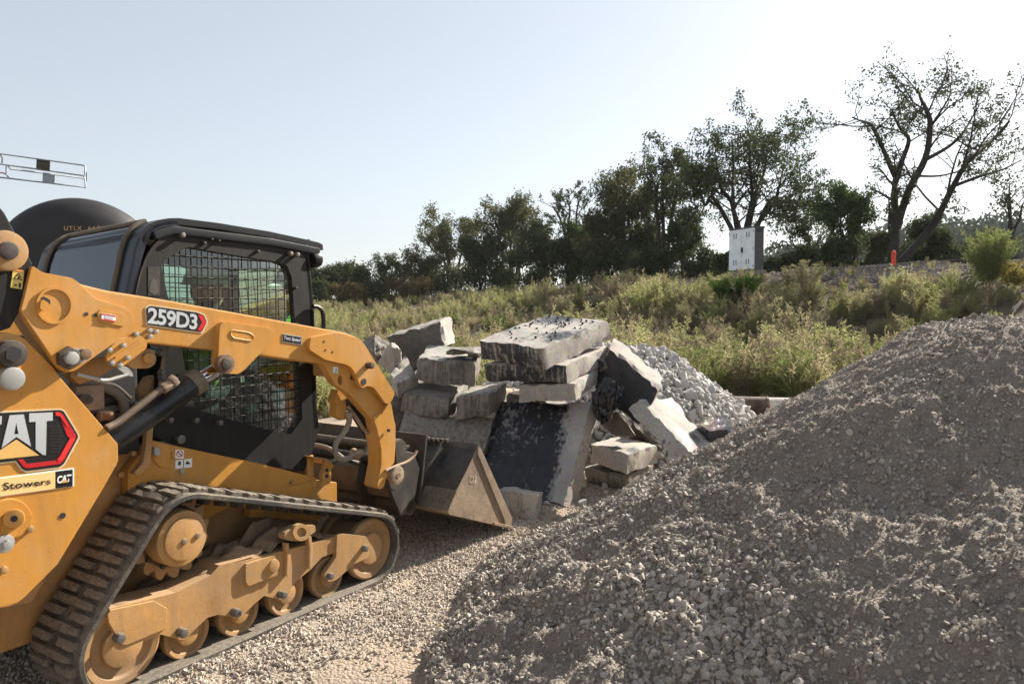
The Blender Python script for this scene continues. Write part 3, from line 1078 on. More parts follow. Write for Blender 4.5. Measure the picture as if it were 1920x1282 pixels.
# model number
num = plate('model_decal', round_poly(qB([(872, 52), (900, 36), (1185, 76), (1230, 92), (1250, 140), (1218, 207), (1128, 197), (878, 160)]), 3), YA - .003, .003, EDGE_P, arm, 0)
plate('decal_ground', round_poly(qB([(878, 58), (902, 42), (1182, 82), (1225, 98), (1243, 140), (1214, 200), (1130, 190), (885, 155)]), 3), YA - .0045, .002, BLACK_P, num, 0)
lettering('model_number', '259D3', [my(*p, YA - .0062) for p in qB([(886, 149), (1184, 189), (1188, 94), (890, 50)])], SILVER_P, num, .028, .92)
plate('red_chevron', qB([(1192, 94), (1220, 102), (1239, 140), (1212, 193), (1186, 190), (1192, 178), (1213, 141), (1196, 108)]), YA - .006, .002, RED_P, num, 0)
# speed plate
sp = plate('speed_decal', qE([(1113, 828), (1237, 848), (1234, 900), (1113, 882)]), YA - .003, .003, SILVER_P, arm, 0)
plate('decal_ground', qE([(1116, 832), (1234, 851), (1231, 896), (1116, 878)]), YA - .0045, .002, BLACK_P, sp, 0)
lettering('speed_letters', 'Two Speed', [my(*p, YA - .006) for p in qE([(1121, 870), (1226, 887), (1228, 859), (1121, 842)])], SILVER_P, sp, .02, .95, .15)
# cylinder ear
ear = plate('cylinder_ear', round_poly(qE([(716, 775), (752, 748), (1040, 795), (1062, 830), (1050, 880), (955, 970), (870, 1060), (830, 1085), (755, 1080), (703, 1030)]), 6), YA - .035, .05, YELLOW, arm, .006)
plate('slot_recess', round_poly(qE([(790, 805), (905, 822), (935, 850), (915, 875), (800, 855), (780, 830)]), 7), YA - .0365, .003, paint('shaded_slot_paint', (.52, .235, .035), .5, dust=.2), ear, 0)
ring2 = round_poly(qE([(790, 805), (905, 822), (935, 850), (915, 875), (800, 855), (780, 830)]), 7)
tube('slot_rim', [my(*p, YA - .036) for p in ring2 + ring2[:1]], .004, YELLOW, ear, 6, False)
c = my(*qE([(758, 1020)])[0], YA - .05)
cyl('ear_pin_collar', c, c + Vector((0, .03, 0)), .048, RUST, ear, 24, .004)
cyl('ear_pin', c - Vector((0, .01, 0)), c + Vector((0, .03, 0)), .03, STEEL_DIRTY, ear, 12, .004)
# elbow and drop arm
elbow_px = q1([(10, -108), (60, -128), (215, -155), (400, -112), (442, -62), (687, 330), (655, 405), (615, 418), (520, 285), (470, 268), (425, 290), (405, 270), (380, 200), (345, 130), (300, 100), (130, 62), (0, -20)])
elbow = plate('elbow_plate', round_poly(elbow_px, 5), YA - .03, .03, YELLOW, arm, .005)
for q, r in [((439, 238), .02), ((642, 628), .01)]:
    c = my(*q1([q])[0], YA - .033)
    cyl('hole_shade_disc', c, c + Vector((0, .012, 0)), r, DK_INT, elbow, 18, 0)  # no real opening: a dark disc gives the hole its shade
for q in [(120, -85), (130, -15), (187, 0)]:
    c = my(*q1([q])[0], YA - .032)
    cyl('hole_shade_disc', c, c + Vector((0, .01, 0)), .006, DK_INT, elbow, 10, 0)  # dark discs for the shade in the small holes
c = my(*q1([(507, 108)])[0], YA - .07)
cyl('stop_bolt', c, c + Vector((0, .05, 0)), .02, STEEL_DIRTY, elbow, 8, .004)
web_px = q1([(115, 95), (300, 96), (390, 205), (430, 290), (490, 262), (560, 330), (640, 420), (690, 580), (690, 760), (682, 870), (600, 960), (570, 1098), (535, 1080), (555, 900), (555, 720), (500, 540), (380, 400), (300, 320), (205, 255)])
web = plate('drop_arm_web', web_px, YA + .005, .05, YELLOW, arm, .006, [circle_px(q1([(247, 225)])[0], 4.5, 10, 14), circle_px(q1([(343, 202)])[0], 4.4, 6.5, 14)])
drop_px = q1([(515, 530), (655, 405), (690, 600), (690, 760), (682, 885), (632, 940), (600, 1075), (572, 1100), (545, 1078), (578, 900), (578, 780), (545, 620)])
plate('drop_arm', round_poly(drop_px, 3), YA - .012, .11, YELLOW, arm, .006)
plate3('elbow_front_rib', [my(*p, YA - .03) for p in q1([(687, 330), (655, 400), (590, 498), (583, 494), (640, 405)])], (0, .10, 0), YELLOW, arm, .003)
tab = plate('label_tab', q1([(192, 117), (230, 120), (228, 170), (192, 166)]), YA + .001, .003, WHITE_P, web, 0)
lettering('tab_letter', 'J', [my(*p, YA - .0005) for p in q1([(204, 160), (218, 162), (218, 132), (204, 130)])], BLACK_P, tab, .0)
# tilt cylinder in the elbow
p0, p1 = my(*q1([(335, 380)])[0], -.66), my(*q1([(520, 680)])[0], -.66)
tc = cyl('tilt_cylinder', p0, p1, .052, BLACK_DUSTY, T, 24, .008)
cyl('cylinder_rod', p1, p1 + (p1 - p0) * .8, .03, CHROME, tc, 18)
plate('tilt_cylinder_guard', q1([(232, 300), (320, 330), (290, 400), (304, 450), (280, 545), (215, 515), (222, 420), (200, 395)]), -.69, .06, YELLOW, arm, .005)
tube('cylinder_line', [my(*p, -.70) for p in q1([(310, 440), (380, 530), (430, 610), (470, 650)])], .012, STEEL_WORN, tc)
tube('hydraulic_hose', [my(*p, -.70) for p in q1([(312, 490), (318, 560), (280, 640), (215, 730), (210, 810), (250, 858), (310, 850), (360, 815), (415, 805)])], .017, HOSE_DUSTY, T, 10)
cyl('hose_fitting', my(*q1([(312, 480)])[0], -.70), my(*q1([(315, 535)])[0], -.70), .024, STEEL_WORN, T, 10)
cyl('hose_fitting', my(*q1([(360, 815)])[0], -.70), my(*q1([(420, 803)])[0], -.70), .023, STEEL_WORN, T, 10)

# self-levelling bracket below the arm
lev = plate('bracket_arm', round_poly(q2([(560, 180), (740, 70), (800, 70), (855, 130), (850, 200), (795, 248), (620, 250)]), 9), -.72, .06, YELLOW_DUSTY, T, .006)
c = my(*q2([(785, 155)])[0], -.74)
cyl('bracket_pin', c, c + Vector((0, .03, 0)), .024, YELLOW_DUSTY, lev, 14, .004)
brk = plate('bolted_bracket', round_poly(q2([(385, 130), (430, 50), (500, -20), (700, -60), (765, -10), (770, 60), (535, 240), (470, 235), (410, 200)]), 8), YA - .016, .016, YELLOW, arm, .004)
for q in [(430, 80), (558, 38), (600, 150), (453, 200), (530, 220)]:
    c = my(*q2([q])[0], YA - .034)
    cyl('bolt', c, c + Vector((0, .03, 0)), .011, STEEL_GREY, brk, 6, .003)
for q in [(825, 212), (905, 190), (945, 197), (908, 225)]:
    c = my(*qB([q])[0], YA - .02)
    cyl('bolt', c, c + Vector((0, .03, 0)), .0105, STEEL_GREY, arm, 6, .002)
a, b = [my(*p, YA - .02) for p in q2([(470, 148), (700, -2)])]
tube('bracket_seam', [a, b], .005, YELLOW, brk, 6, False)
plate('lever_tip', round_poly(q2([(490, 240), (575, 228), (632, 285), (645, 325), (610, 322), (560, 300)]), 5), -.75, .015, STEEL_GREY, T, .003)
tube('linkage_rod', [my(*p, -.745) for p in q2([(115, 300), (200, 322), (360, 362), (420, 358), (590, 306)])], .009, STEEL_GREY, T, 8, False)
plate('inner_arm_link', q2([(60, 250), (240, 170), (420, 130), (480, 240), (330, 330), (150, 400), (60, 330)]), -.68, .06, YELLOW_DUSTY, T, .006)

# --- lift cylinder
a, b = my(*qB([(688, 838)])[0], -.70), my(*qB([(1170, 505)])[0], -.70)
lc = cyl('lift_cylinder', a - (b - a) * .35, b, .056, BLACK, T, 28, .008)
d = (b - a).normalized()
cyl('cylinder_gland', b - d * .03, b + d * .03, .060, paint('dirty_cylinder_gland', (.09, .075, .05), .5, dust=.4), lc, 28, .006)
cyl('cylinder_rod', b, my(*qB([(1365, 385)])[0], -.70), .034, CHROME, lc, 24)
cyl('rod_eye', my(*qB([(1365, 385)])[0], -.74), my(*qB([(1365, 385)])[0], -.62), .055, RUST, lc, 24, .006)
tube('cylinder_pipe', [my(*p, -.765) for p in q2([(395, 800), (500, 745), (700, 590), (830, 490), (905, 440)])], .016, paint('brown_steel_pipe', (.15, .11, .085), .5, .3, dust=.4), lc, 10)
tube('cylinder_pipe', [my(*p, -.75) for p in q2([(870, 470), (1000, 390), (1060, 310)])], .012, BLACK_DUSTY, lc, 8)
cyl('pipe_fitting', my(*q2([(905, 442)])[0], -.765), my(*q2([(985, 392)])[0], -.765), .025, STEEL_WORN, lc, 8)
cyl('pipe_fitting', my(*q2([(985, 385)])[0], -.765), my(*q2([(1030, 352)])[0], -.765), .030, STEEL_WORN, lc, 6)

# --- hoses and valves behind the tower
for i, path in enumerate([[(60, 420), (200, 410), (400, 440), (520, 510), (555, 600), (560, 700)], [(120, 430), (300, 430), (470, 490), (530, 570)],
                          [(250, 560), (350, 565), (480, 550), (560, 560)], [(250, 620), (380, 625), (480, 600), (570, 570)],
                          [(380, 690), (480, 690), (560, 650), (600, 600)], [(150, 500), (300, 520), (420, 520), (520, 620)], [(100, 390), (250, 380), (450, 400), (600, 520)]]):
    tube('hydraulic_hose', [my(*p, -.60 + .02 * i) for p in q2(path)], .022 - .002 * (i % 3), HOSE if i % 3 else HOSE_DUSTY, T, 8)
vb = box('valve_block', my(*q2([(215, 520)])[0], -.64), (.12, .06, .11), STEEL_WORN, T, .01)
for q in [(185, 535), (240, 535)]:
    c = my(*q2([q])[0], -.70)
    cyl('bolt', c, c + Vector((0, .05, 0)), .02, STEEL_DIRTY, vb, 8, .003)
cyl('hose_fitting', my(*q2([(320, 690)])[0], -.66), my(*q2([(440, 685)])[0], -.66), .024, STEEL_WORN, T, 8)
cyl('hose_clamp', my(*q2([(400, 650)])[0], -.67), my(*q2([(400, 720)])[0], -.67), .028, RUST, T, 12)
plate3('pump_cover', [(-1.0, -.50, 1.0), (-.55, -.50, .98), (-.55, -.50, 1.5), (-1.0, -.50, 1.55)], (0, .95, 0), DK_INT, T, .02)
plate('cab_mount_arm', q2([(690, 440), (760, 330), (835, 312), (830, 450), (790, 560), (690, 560)]), -.57, .03, paint('mud_caked_mount', (.20, .125, .06), .95, dust=.5, var=.5, scale=18, bstr=.9), T, .004)
plate('cab_strut', q2([(775, 700), (835, 735), (812, 1000), (800, 1150), (700, 1240), (640, 1220), (730, 1120), (755, 980)]), -.585, .035, YELLOW_DUSTY, T, .006)
tube('gas_spring', [my(*p, -.60) for p in q2([(940, 75), (922, 130), (905, 290), (885, 420)])], [.012] * 7 + [.007] * 99, STEEL_WORN, T, 8) if False else tube('gas_spring', [my(*p, -.60) for p in q2([(940, 75), (922, 130), (905, 290), (885, 420)])], .009, STEEL_WORN, T, 8)
for q in [(945, 68), (922, 112), (930, 290), (935, 335)]:
    c = my(*q2([q])[0], -.63)
    cyl('bolt', c, c + Vector((0, .04, 0)), .015, BOLT, T, 8, .003)

# --- cab
cab = plate3('cab_floor', [(-.58, -.47, .98), (.46, -.47, .72), (.46, .40, .72), (-.58, .40, .98)], (0, 0, .03), DK_INT, T, .005)
top = [(-.60, 1.744), (-.585, 1.81), (-.57, 1.865), (-.556, 1.93), (-.536, 1.99), (-.51, 2.035), (-.478, 2.065), (-.43, 2.09), (-.377, 2.103), (-.32, 2.11)]


def strip(name, prof, y0, y1, th, mats, parent, bev=.01):
    """a bent sheet that follows the profile (x, z) from y0 to y1"""
    n = len(prof)
    inner = []
    for i, (x, z) in enumerate(prof):
        a, b = Vector(prof[max(i - 1, 0)]), Vector(prof[min(i + 1, n - 1)])
        t = (b - a).normalized()
        inner.append((x + t.y * th, z - t.x * th))
    loop = list(prof) + inner[::-1]
    return plate3(name, [(x, y0, z) for x, z in loop], (0, y1 - y0, 0), mats, parent, bev, smooth=50)


roof = strip('cab_roof', top[4:] + [(-.1, 2.107), (.24, 2.09), (.50, 2.066), (.60, 2.055), (.63, 2.045), (.635, 2.012)], -.5, .40, .035, BLACK, T, .014)
strip('roof_lip', [(-.47, 2.03), (-.36, 2.068), (.24, 2.052), (.50, 2.03), (.60, 2.02)], -.515, -.46, .045, BLACK, roof, .012)
strip('roof_lip', [(-.47, 2.03), (-.36, 2.068), (.24, 2.052), (.50, 2.03), (.60, 2.02)], .36, .415, .045, BLACK, roof, .012)
low = [(-.66, 1.5), (-.63, 1.62)]
for s in (-1, 1):
    strip('rear_pillar', low + top, -.5 if s < 0 else .30, -.40 if s < 0 else .40, .05, NAVY, T, .016)
rw = strip('rear_window', low + top[:8], -.40, .30, .008, GLASS_REAR, T, 0)
SEAL = paint('dusty_window_seal', (.075, .065, .055), .7, dust=.35)
sealp = low + top[:8]
for s in (-1, 1):
    tube('window_seal', [(x - .004, -.395 if s < 0 else .295, z + .004) for x, z in sealp], .014, SEAL, rw, 8)
tube('window_seal', [(sealp[-1][0] - .003, -.39, sealp[-1][1] + .004), (sealp[-1][0] - .003, .29, sealp[-1][1] + .004)], .014, SEAL, rw, 8, False)
box('cab_back', (-.62, -.05, 1.26), (.06, .88, .5), BLACK_DUSTY, T, .01)

side_outer = qE([(395, 190), (540, 180), (700, 205), (960, 255), (1170, 290), (1262, 305)]) + [(582, 520), (588, 564), (592, 680), (594, 759), (598, 803), (585, 850), (570, 884), (480, 868)] + q2([(1479, 1062), (1090, 975), (1000, 940), (870, 890), (830, 850), (832, 735), (850, 500), (950, 100), (800, 60), (700, -400)]) + qE([(180, 580), (215, 460), (260, 330), (330, 240)])
open_px = [(302, 497), (310, 488), (318, 482), (339, 469), (354, 463), (437, 478), (520, 491), (538, 498), (547, 519), (553, 605), (562, 685), (567, 785), (546, 814), (480, 800), (368, 767), (357, 740), (349, 700), (340, 653), (322, 590)]
YS = -.5
side = plate('cab_side_panel', side_outer, YS, .035, BLACK_DUSTY, T, 0, [open_px])
opening = [my(*p, YS) for p in open_px]


def inside2(x, z, poly):
    c = False
    n = len(poly)
    for i in range(n):
        a, b = poly[i], poly[(i + 1) % n]
        if (a.z > z) != (b.z > z) and x < (b.x - a.x) * (z - a.z) / (b.z - a.z) + a.x:
            c = not c
    return c


def spans(fix, axis, poly):
    """where a line x = fix (axis 0) or z = fix (axis 1) runs inside the opening"""
    hits = []
    n = len(poly)
    for i in range(n):
        a, b = poly[i], poly[(i + 1) % n]
        p, q = ((a.x, a.z), (b.x, b.z)) if axis == 0 else ((a.z, a.x), (b.z, b.x))
        if (p[0] > fix) != (q[0] > fix):
            hits.append(p[1] + (q[1] - p[1]) * (fix - p[0]) / (q[0] - p[0]))
    hits.sort()
    return [(hits[i], hits[i + 1]) for i in range(0, len(hits) - 1, 2)]


bm = bmesh.new()
x = -.47
while x < .5:
    for a, b in spans(x, 0, opening):
        bm_cyl(bm, (x, YS + .004, a - .01), (x, YS + .004, b + .01), .0028, n=6)
    x += .062
z = .98
while z < 1.98:
    for a, b in spans(z, 1, opening):
        bm_cyl(bm, (a - .01, YS + .010, z), (b + .01, YS + .010, z), .0028, n=6)
    z += .0525
grille = obj('window_grille', bm, paint('glossy_black_bar', (.02, .02, .02), .3, .2, dust=.15), T, 60)
bm = bmesh.new()
bm.faces.new([bm.verts.new((p.x, YS + .03, p.z)) for p in opening])
pane = obj('side_window', bm, GLASS_SIDE, T)
bm = bmesh.new()
bm_box(bm, Vector((.03, -.455, 1.5)), (.035, .02, .92))
obj('window_mullion', bm, BLACK, T)
for src in (side, grille, pane):
    c = flip_copy(src, T)
    c.scale = (1, -1, 1)
    c.location = (0, -.10, 0)
for q in [(488, 205), (1172, 322), (1215, 328)]:
    c = my(*qE([q])[0], YS - .03)
    cyl('bolt', c, c + Vector((0, .03, 0)), .013, BOLT, side, 14, .005)
for q in [(625, 255), (965, 308), (1205, 540), (672, 232), (717, 240)]:
    c = my(*qE([q])[0], YS - .022)
    cyl('bolt', c, c + Vector((0, .022, 0)), .009 if q[1] > 250 else .006, STEEL_DIRTY, side, 10, .004)
for q in [(997, 728), (1455, 752), (1235, 730), (1090, 905)]:
    c = my(*q2([q])[0], YS - .045)
    cyl('bolt', c, c + Vector((0, .045, 0)), .008 if q[1] < 800 else .012, BOLT, side, 10, .002)
    cyl('bolt_head', c, c + Vector((0, .012, 0)), .013 if q[1] < 800 else .022, BOLT, side, 10, .003)
st = plate('hazard_label', qE([(262, 405), (338, 402), (338, 590), (262, 588)]), YS - .002, .002, paint('faded_black_label', (.022, .021, .02), .5, dust=.2), side, 0)
plate('label_figure', qE([(298, 480), (318, 500), (330, 570), (300, 585), (268, 560), (280, 500)]), YS - .003, .001, paint('grey_label_print', (.07, .065, .06), .5, dust=.1), st, 0)
tube('panel_edge_trim', [my(*p, YS - .001) for p in qE([(540, 183), (400, 196), (310, 258), (250, 348), (210, 460), (182, 576)])], .004, STEEL_DIRTY, side, 6)
# front post, door, handle, lamp
fp = [my(*p, YS) for p in qE([(1248, 306), (1280, 310)]) + [(588, 564), (594, 759), (599, 803), (588, 806), (584, 759), (579, 564)]]
plate3('front_post', fp, (0, .06, 0), BLACK_DUSTY, T, .006)
door_o = [(.50, -.46, 1.99), (.50, .37, 1.99), (.56, .37, 1.1), (.52, .37, .76), (.52, -.46, .76), (.56, -.46, 1.1)]
door_i = [(.506, -.40, 1.90), (.506, .31, 1.90), (.557, .31, 1.12), (.535, .31, .92), (.535, -.40, .92), (.557, -.40, 1.12)]
bm = bmesh.new()
vo, vi = [bm.verts.new(p) for p in door_o], [bm.verts.new(p) for p in door_i]
for i in range(6):
    bm.faces.new((vo[i], vo[(i + 1) % 6], vi[(i + 1) % 6], vi[i]))
r = bmesh.ops.extrude_face_region(bm, geom=bm.faces[:])
bmesh.ops.translate(bm, verts=[e for e in r['geom'] if isinstance(e, bmesh.types.BMVert)], vec=(.03, 0, 0))
door = obj('cab_door', bm, BLACK, T)
bm = bmesh.new()
v = [bm.verts.new((p[0] + .015, p[1], p[2])) for p in door_i]
bm.faces.new((v[0], v[1], v[2], v[5]))
bm.faces.new((v[5], v[2], v[3], v[4]))
obj('door_glass', bm, GLASS_FRONT, door)
tube('grab_handle', [my(*p, -.52) for p in qE([(1305, 655), (1335, 660), (1362, 685), (1371, 730), (1371, 810), (1350, 850), (1305, 855)])], .013, BLACK, T, 8)
cyl('work_lamp', my(*qE([(1283, 362)])[0], -.47), my(*qE([(1330, 352)])[0], -.47), .055, BLACK, T, 18, .01)
tube('lamp_cable', [my(*p, -.5) for p in qE([(1295, 1000), (1330, 1040), (1370, 1045), (1375, 1000)])], .008, HOSE, T, 6)
cyl('roof_nub', my(*qE([(1274, 245)])[0], -.4), my(*qE([(1274, 232)])[0], -.4), .012, BLACK, T, 8, .002)
for nm in ('cab_roof', 'roof_lip', 'rear_pillar', 'rear_window', 'window_seal'):   # the roof falls a little to the far side
    for o in [q for q in bpy.data.objects if q.name.split('.')[0] == nm]:
        for v in o.data.vertices:
            v.co.z -= .052 * (v.co.y + .5)
# seat and controls
seat = box('seat', (-.13, 0, 1.10), (.46, .46, .12), DK_INT, T, .03)
box('dark_view_panel', (0, .33, 1.08), (.85, .05, .72), DK_INT, seat, .02)  # added dark panel that darkens the view through the lower window
box('seat_back', (-.37, 0, 1.40), (.11, .46, .56), DK_INT, seat, .04)
for s in (-1, 1):
    box('armrest', (-.05, s * .30, 1.30), (.36, .07, .06), DK_INT, seat, .02)
    tube('joystick', [(.12, s * .30, 1.33), (.14, s * .30, 1.45)], .018, DK_INT, seat, 8, False)

# --- tracks
RS, RR, RF = .222, .212, .216
cs, cr, cf = Vector((-.52, .600)), Vector((-.83, .226)), Vector((.70, .232))


def belt_path(off=0., n=150):
    """the loop of the belt (x, z), evenly spaced, off metres outside the wheels' running line"""
    circ = [(cs, RS + off), (cf, RF + off), (cr, RR + off)]
    pts = []
    for i in range(3):
        (c0, r0), (c1, r1), (c2, r2) = circ[i - 1], circ[i], circ[(i + 1) % 3]

        def tang(ca, ra, cb, rb):
            dv = cb - ca
            L = dv.length
            u = dv / L
            nn = Vector((-u.y, u.x))
            s = (ra - rb) / L
            q = math.sqrt(1 - s * s)
            m = u * s + nn * q
            return ca + m * ra, cb + m * rb, m
        _, pin, m0 = tang(c0, r0, c1, r1)
        pout, _, m1 = tang(c1, r1, c2, r2)
        a0, a1 = math.atan2(m0.y, m0.x), math.atan2(m1.y, m1.x)
        while a1 > a0:
            a1 -= 2 * math.pi
        for k in range(17):
            a = a0 + (a1 - a0) * k / 16
            pts.append(c1 + Vector((math.cos(a), math.sin(a))) * r1)
    # sag between the wheels is small on the taut belt; resample evenly
    pts.append(pts[0])
    L = [0]
    for i in range(len(pts) - 1):
        L.append(L[-1] + (pts[i + 1] - pts[i]).length)
    out = []
    for k in range(n):
        s = L[-1] * k / n
        i = max(j for j in range(len(L) - 1) if L[j] <= s)
        f = (s - L[i]) / max(1e-9, L[i + 1] - L[i])
        out.append(pts[i].lerp(pts[i + 1], f))
    return out, L[-1]


Y0, Y1 = -.838, -.475                                      # outer and inner edge of the belt
NB = 184
outer, LEN = belt_path(0., NB)
bm = bmesh.new()
rows = []
for i in range(NB):
    t = (outer[(i + 1) % NB] - outer[i - 1]).normalized()
    nrm = Vector((-t.y, t.x))
    cen = (outer[i].x, outer[i].y)
    o_, i_ = outer[i], outer[i] - nrm * .03
    sec = [(o_, Y0 + .004), (o_, Y1), (i_, Y1), (i_, Y0 + .004), (outer[i] - nrm * .024, Y0 - .004), (outer[i] - nrm * .006, Y0 - .004)]
    rows.append([bm.verts.new((p.x, y, p.y)) for p, y in sec])
for i in range(NB):
    a, b = rows[i], rows[(i + 1) % NB]
    for k in range(6):
        bm.faces.new((a[k], a[(k + 1) % 6], b[(k + 1) % 6], b[k]))
track = obj('track', bm, RUBBER, T, 50)


def lug_mesh(name, y0, y1, seed):
    bm = bmesh.new()
    r = random.Random(seed)
    n = 7
    secs = []
    for k in range(n):
        y = y0 + (y1 - y0) * k / (n - 1)
        jit = lambda s: r.uniform(-s, s)
        endf = .82 if k in (0, n - 1) else 1
        secs.append([bm.verts.new((-.019 + jit(.0015), y, -.004)), bm.verts.new((-.0160 * endf + jit(.002), y, (.021 + jit(.003)) * endf)), bm.verts.new((.0160 * endf + jit(.002), y, (.021 + jit(.003)) * endf)), bm.verts.new((.019 + jit(.0015), y, -.004))])
    for k in range(n - 1):
        for j in range(4):
            bm.faces.new((secs[k][j], secs[k][(j + 1) % 4], secs[k + 1][(j + 1) % 4], secs[k + 1][j]))
    bm.faces.new(secs[0])
    bm.faces.new(secs[-1][::-1])
    bmesh.ops.recalc_face_normals(bm, faces=bm.faces[:])
    me = bpy.data.meshes.new(name)
    bm.to_mesh(me)
    bm.free()
    me.materials.append(LUGMAT)
    return me


W_ = Y1 - Y0
long_l = [lug_mesh('tread_lug', Y0 + .035, Y1 - .035, s) for s in range(3)]
shorts = [[lug_mesh('tread_lug', Y0 + .012, Y0 + W_ * .40, 10 + s) for s in range(3)], [lug_mesh('tread_lug', Y0 + W_ * .56, Y1 - .012, 20 + s) for s in range(3)]]
NL = 92
lp, _ = belt_path(0., NL)
inner_mesh = None
for i in range(NL):
    t = (lp[(i + 1) % NL] - lp[i - 1]).normalized()
    ang = math.atan2(t.y, t.x)
    for me in ([long_l[i % 3]] if i % 2 == 0 else [shorts[0][i % 3], shorts[1][(i + 1) % 3]]):
        o = bpy.data.objects.new('tread_lug', me)
        COL.objects.link(o)
        o.parent = track
        o.location = (lp[i].x, 0, lp[i].y)
        o.rotation_euler = (0, -ang, 0)
dl = lug_mesh('drive_lug', Y0 + .13, Y0 + .20, 33)
for v in dl.vertices:
    v.co.z = -.028 - v.co.z * 1.6
dl.materials.clear()
dl.materials.append(RUBBER)
for i in range(NL):
    if i % 2:
        continue
    t = (lp[(i + 1) % NL] - lp[i - 1]).normalized()
    o = bpy.data.objects.new('drive_lug', dl)
    COL.objects.link(o)
    o.parent = track
    o.location = (lp[i].x, 0, lp[i].y)
    o.rotation_euler = (0, -math.atan2(t.y, t.x), 0)

# track frame
frame_px = qC([(605, 880), (625, 850), (880, 790), (1000, 760), (1200, 660), (1250, 605), (1458, 550)]) + qD([(130, 590), (370, 530), (600, 470), (700, 440), (735, 440), (690, 535), (620, 560), (560, 625), (470, 700), (400, 800), (370, 800), (290, 780), (240, 820), (150, 910), (60, 893)]) + qC([(1240, 888), (1180, 905), (1050, 1030), (1020, 1030), (920, 1000), (720, 1078), (690, 1070), (650, 1010), (610, 930)])
tf = plate('track_frame', frame_px, -.80, .16, YELLOW_DUSTY, T, .012)
plate('frame_end_plate', qC([(612, 885), (630, 860), (878, 808), (952, 850), (952, 965), (720, 1062), (690, 1055), (620, 935)]), -.812, .014, YELLOW_DUSTY, tf, .004)
plate('frame_patch', round_poly(qD([(185, 600), (355, 545), (370, 660), (200, 725), (185, 700)]), 4), -.818, .02, YELLOW_DUSTY, tf, .005)
c = my(*qD([(350, 610)])[0], -.83)
cyl('frame_plug', c, c + Vector((0, .04, 0)), .034, YELLOW_DUSTY, tf, 16, .006)
for px_ in ([(412, 480), (432, 478), (436, 560), (432, 670), (415, 668), (420, 560)], [(540, 445), (560, 440), (568, 520), (560, 625), (545, 628), (548, 520)]):
    plate('frame_strap', qD(px_), -.825, .03, YELLOW_DUSTY, tf, .005)
plate('front_fork', round_poly(qD([(705, 435), (742, 425), (870, 440), (890, 480), (885, 560), (800, 600), (700, 690), (655, 702), (630, 660), (700, 560)]), 3), -.815, .03, YELLOW_DUSTY, tf, .006)
tens = plate('tensioner_bracket', round_poly(qD([(405, 425), (470, 380), (580, 375), (585, 412), (545, 440), (510, 470), (430, 465), (405, 455)]), 4), -.83, .05, YELLOW_DUSTY, tf, .006)
ring('tensioner_ring', qD([(503, 418)])[0], 9, 16, -.845, .03, YELLOW_DUSTY, tens, 24)
for q in [(1055, 995), (1362, 880), (695, 1025)]:
    c = my(*qC([q])[0], -.845)
    cyl('axle_bolt', c, c + Vector((0, .05, 0)), .021, BOLT, tf, 12, .006)
for q in [(410, 778), (678, 670), (875, 512), (148, 880)]:
    c = my(*qD([q])[0], -.845)
    cyl('axle_bolt', c, c + Vector((0, .05, 0)), .019, BOLT, tf, 12, .006)


WHEELM = paint('dirt_worn_wheel_paint', (.33, .175, .06), .65, dust=.6, dustcol=(.25, .18, .115), var=.3, scale=9, bstr=.15)


def wheel(name, c, r, y0, y1, hub=.5):
    bm = bmesh.new()
    prof_ = [(.02 * r, .014), (.60 * r, .020), (.74 * r, .018), (.80 * r, .004), (.94 * r, 0), (r, .008), (r, .04), (.86 * r, .05), (.86 * r, y1 - y0 - .05), (r, y1 - y0 - .04), (r, y1 - y0 - .008), (.9 * r, y1 - y0), (.02 * r, y1 - y0)]
    nn = 44
    rg = [[bm.verts.new((c[0] + a * math.cos(6.28318 * k / nn), y0 + b, c[1] + a * math.sin(6.28318 * k / nn))) for k in range(nn)] for a, b in prof_]
    for i in range(len(rg) - 1):
        for k in range(nn):
            bm.faces.new((rg[i][k], rg[i][(k + 1) % nn], rg[i + 1][(k + 1) % nn], rg[i + 1][k]))
    bm.faces.new(rg[0])
    bm.faces.new(rg[-1])
    o = obj(name, bm, WHEELM, T, 35)
    ringv = bmesh.new()
    bm_cyl(ringv, (c[0], y0 - .006, c[1]), (c[0], y0 + .02, c[1]), r * hub, n=30, bev=.004)
    obj('hub', ringv, YELLOW_DUSTY, o, 35)
    return o


wheels = [wheel('idler_wheel', (cr.x, cr.y), RR - .034, -.80, -.52), wheel('idler_wheel', (cf.x, cf.y), RF - .034, -.80, -.52)]
for x_ in (-.50, -.21, .09, .385):
    wheels.append(wheel('road_wheel', (x_, .150), .118, -.77, -.52, .45))
# sprocket and final drive
bm = bmesh.new()
nt = 15
pr = []
for k in range(nt * 4):
    a = 2 * math.pi * k / (nt * 4)
    rr_ = (.192, .205, .205, .17)[k % 4] - .01
    pr.append((cs.x + rr_ * math.cos(a), cs.y + rr_ * math.sin(a)))
spk = plate3('sprocket', [(x, -.70, z) for x, z in pr], (0, .05, 0), paint('dirty_yellow_sprocket', (.28, .15, .05), .65, dust=.5), T, .004)
hb = my(345.7, 1009.8, -.81)
fd = cyl('final_drive', (hb.x, -.80, hb.z), (hb.x, -.55, hb.z), .128, YELLOW_DUSTY, T, 44, .012)
cyl('drive_cap', (hb.x, -.815, hb.z), (hb.x, -.79, hb.z), .098, YELLOW_DUSTY, fd, 40, .004)
bm = bmesh.new()
cyl('drive_flange', (hb.x, -.70, hb.z), (hb.x, -.55, hb.z), .155, STEEL_DIRTY, fd, 44, .01)
for k in range(10):
    a = k * math.pi / 5
    cyl('flange_bolt', (hb.x + .143 * math.cos(a), -.715, hb.z + .143 * math.sin(a)), (hb.x + .143 * math.cos(a), -.70, hb.z + .143 * math.sin(a)), .011, STEEL_DIRTY, fd, 6, 0)
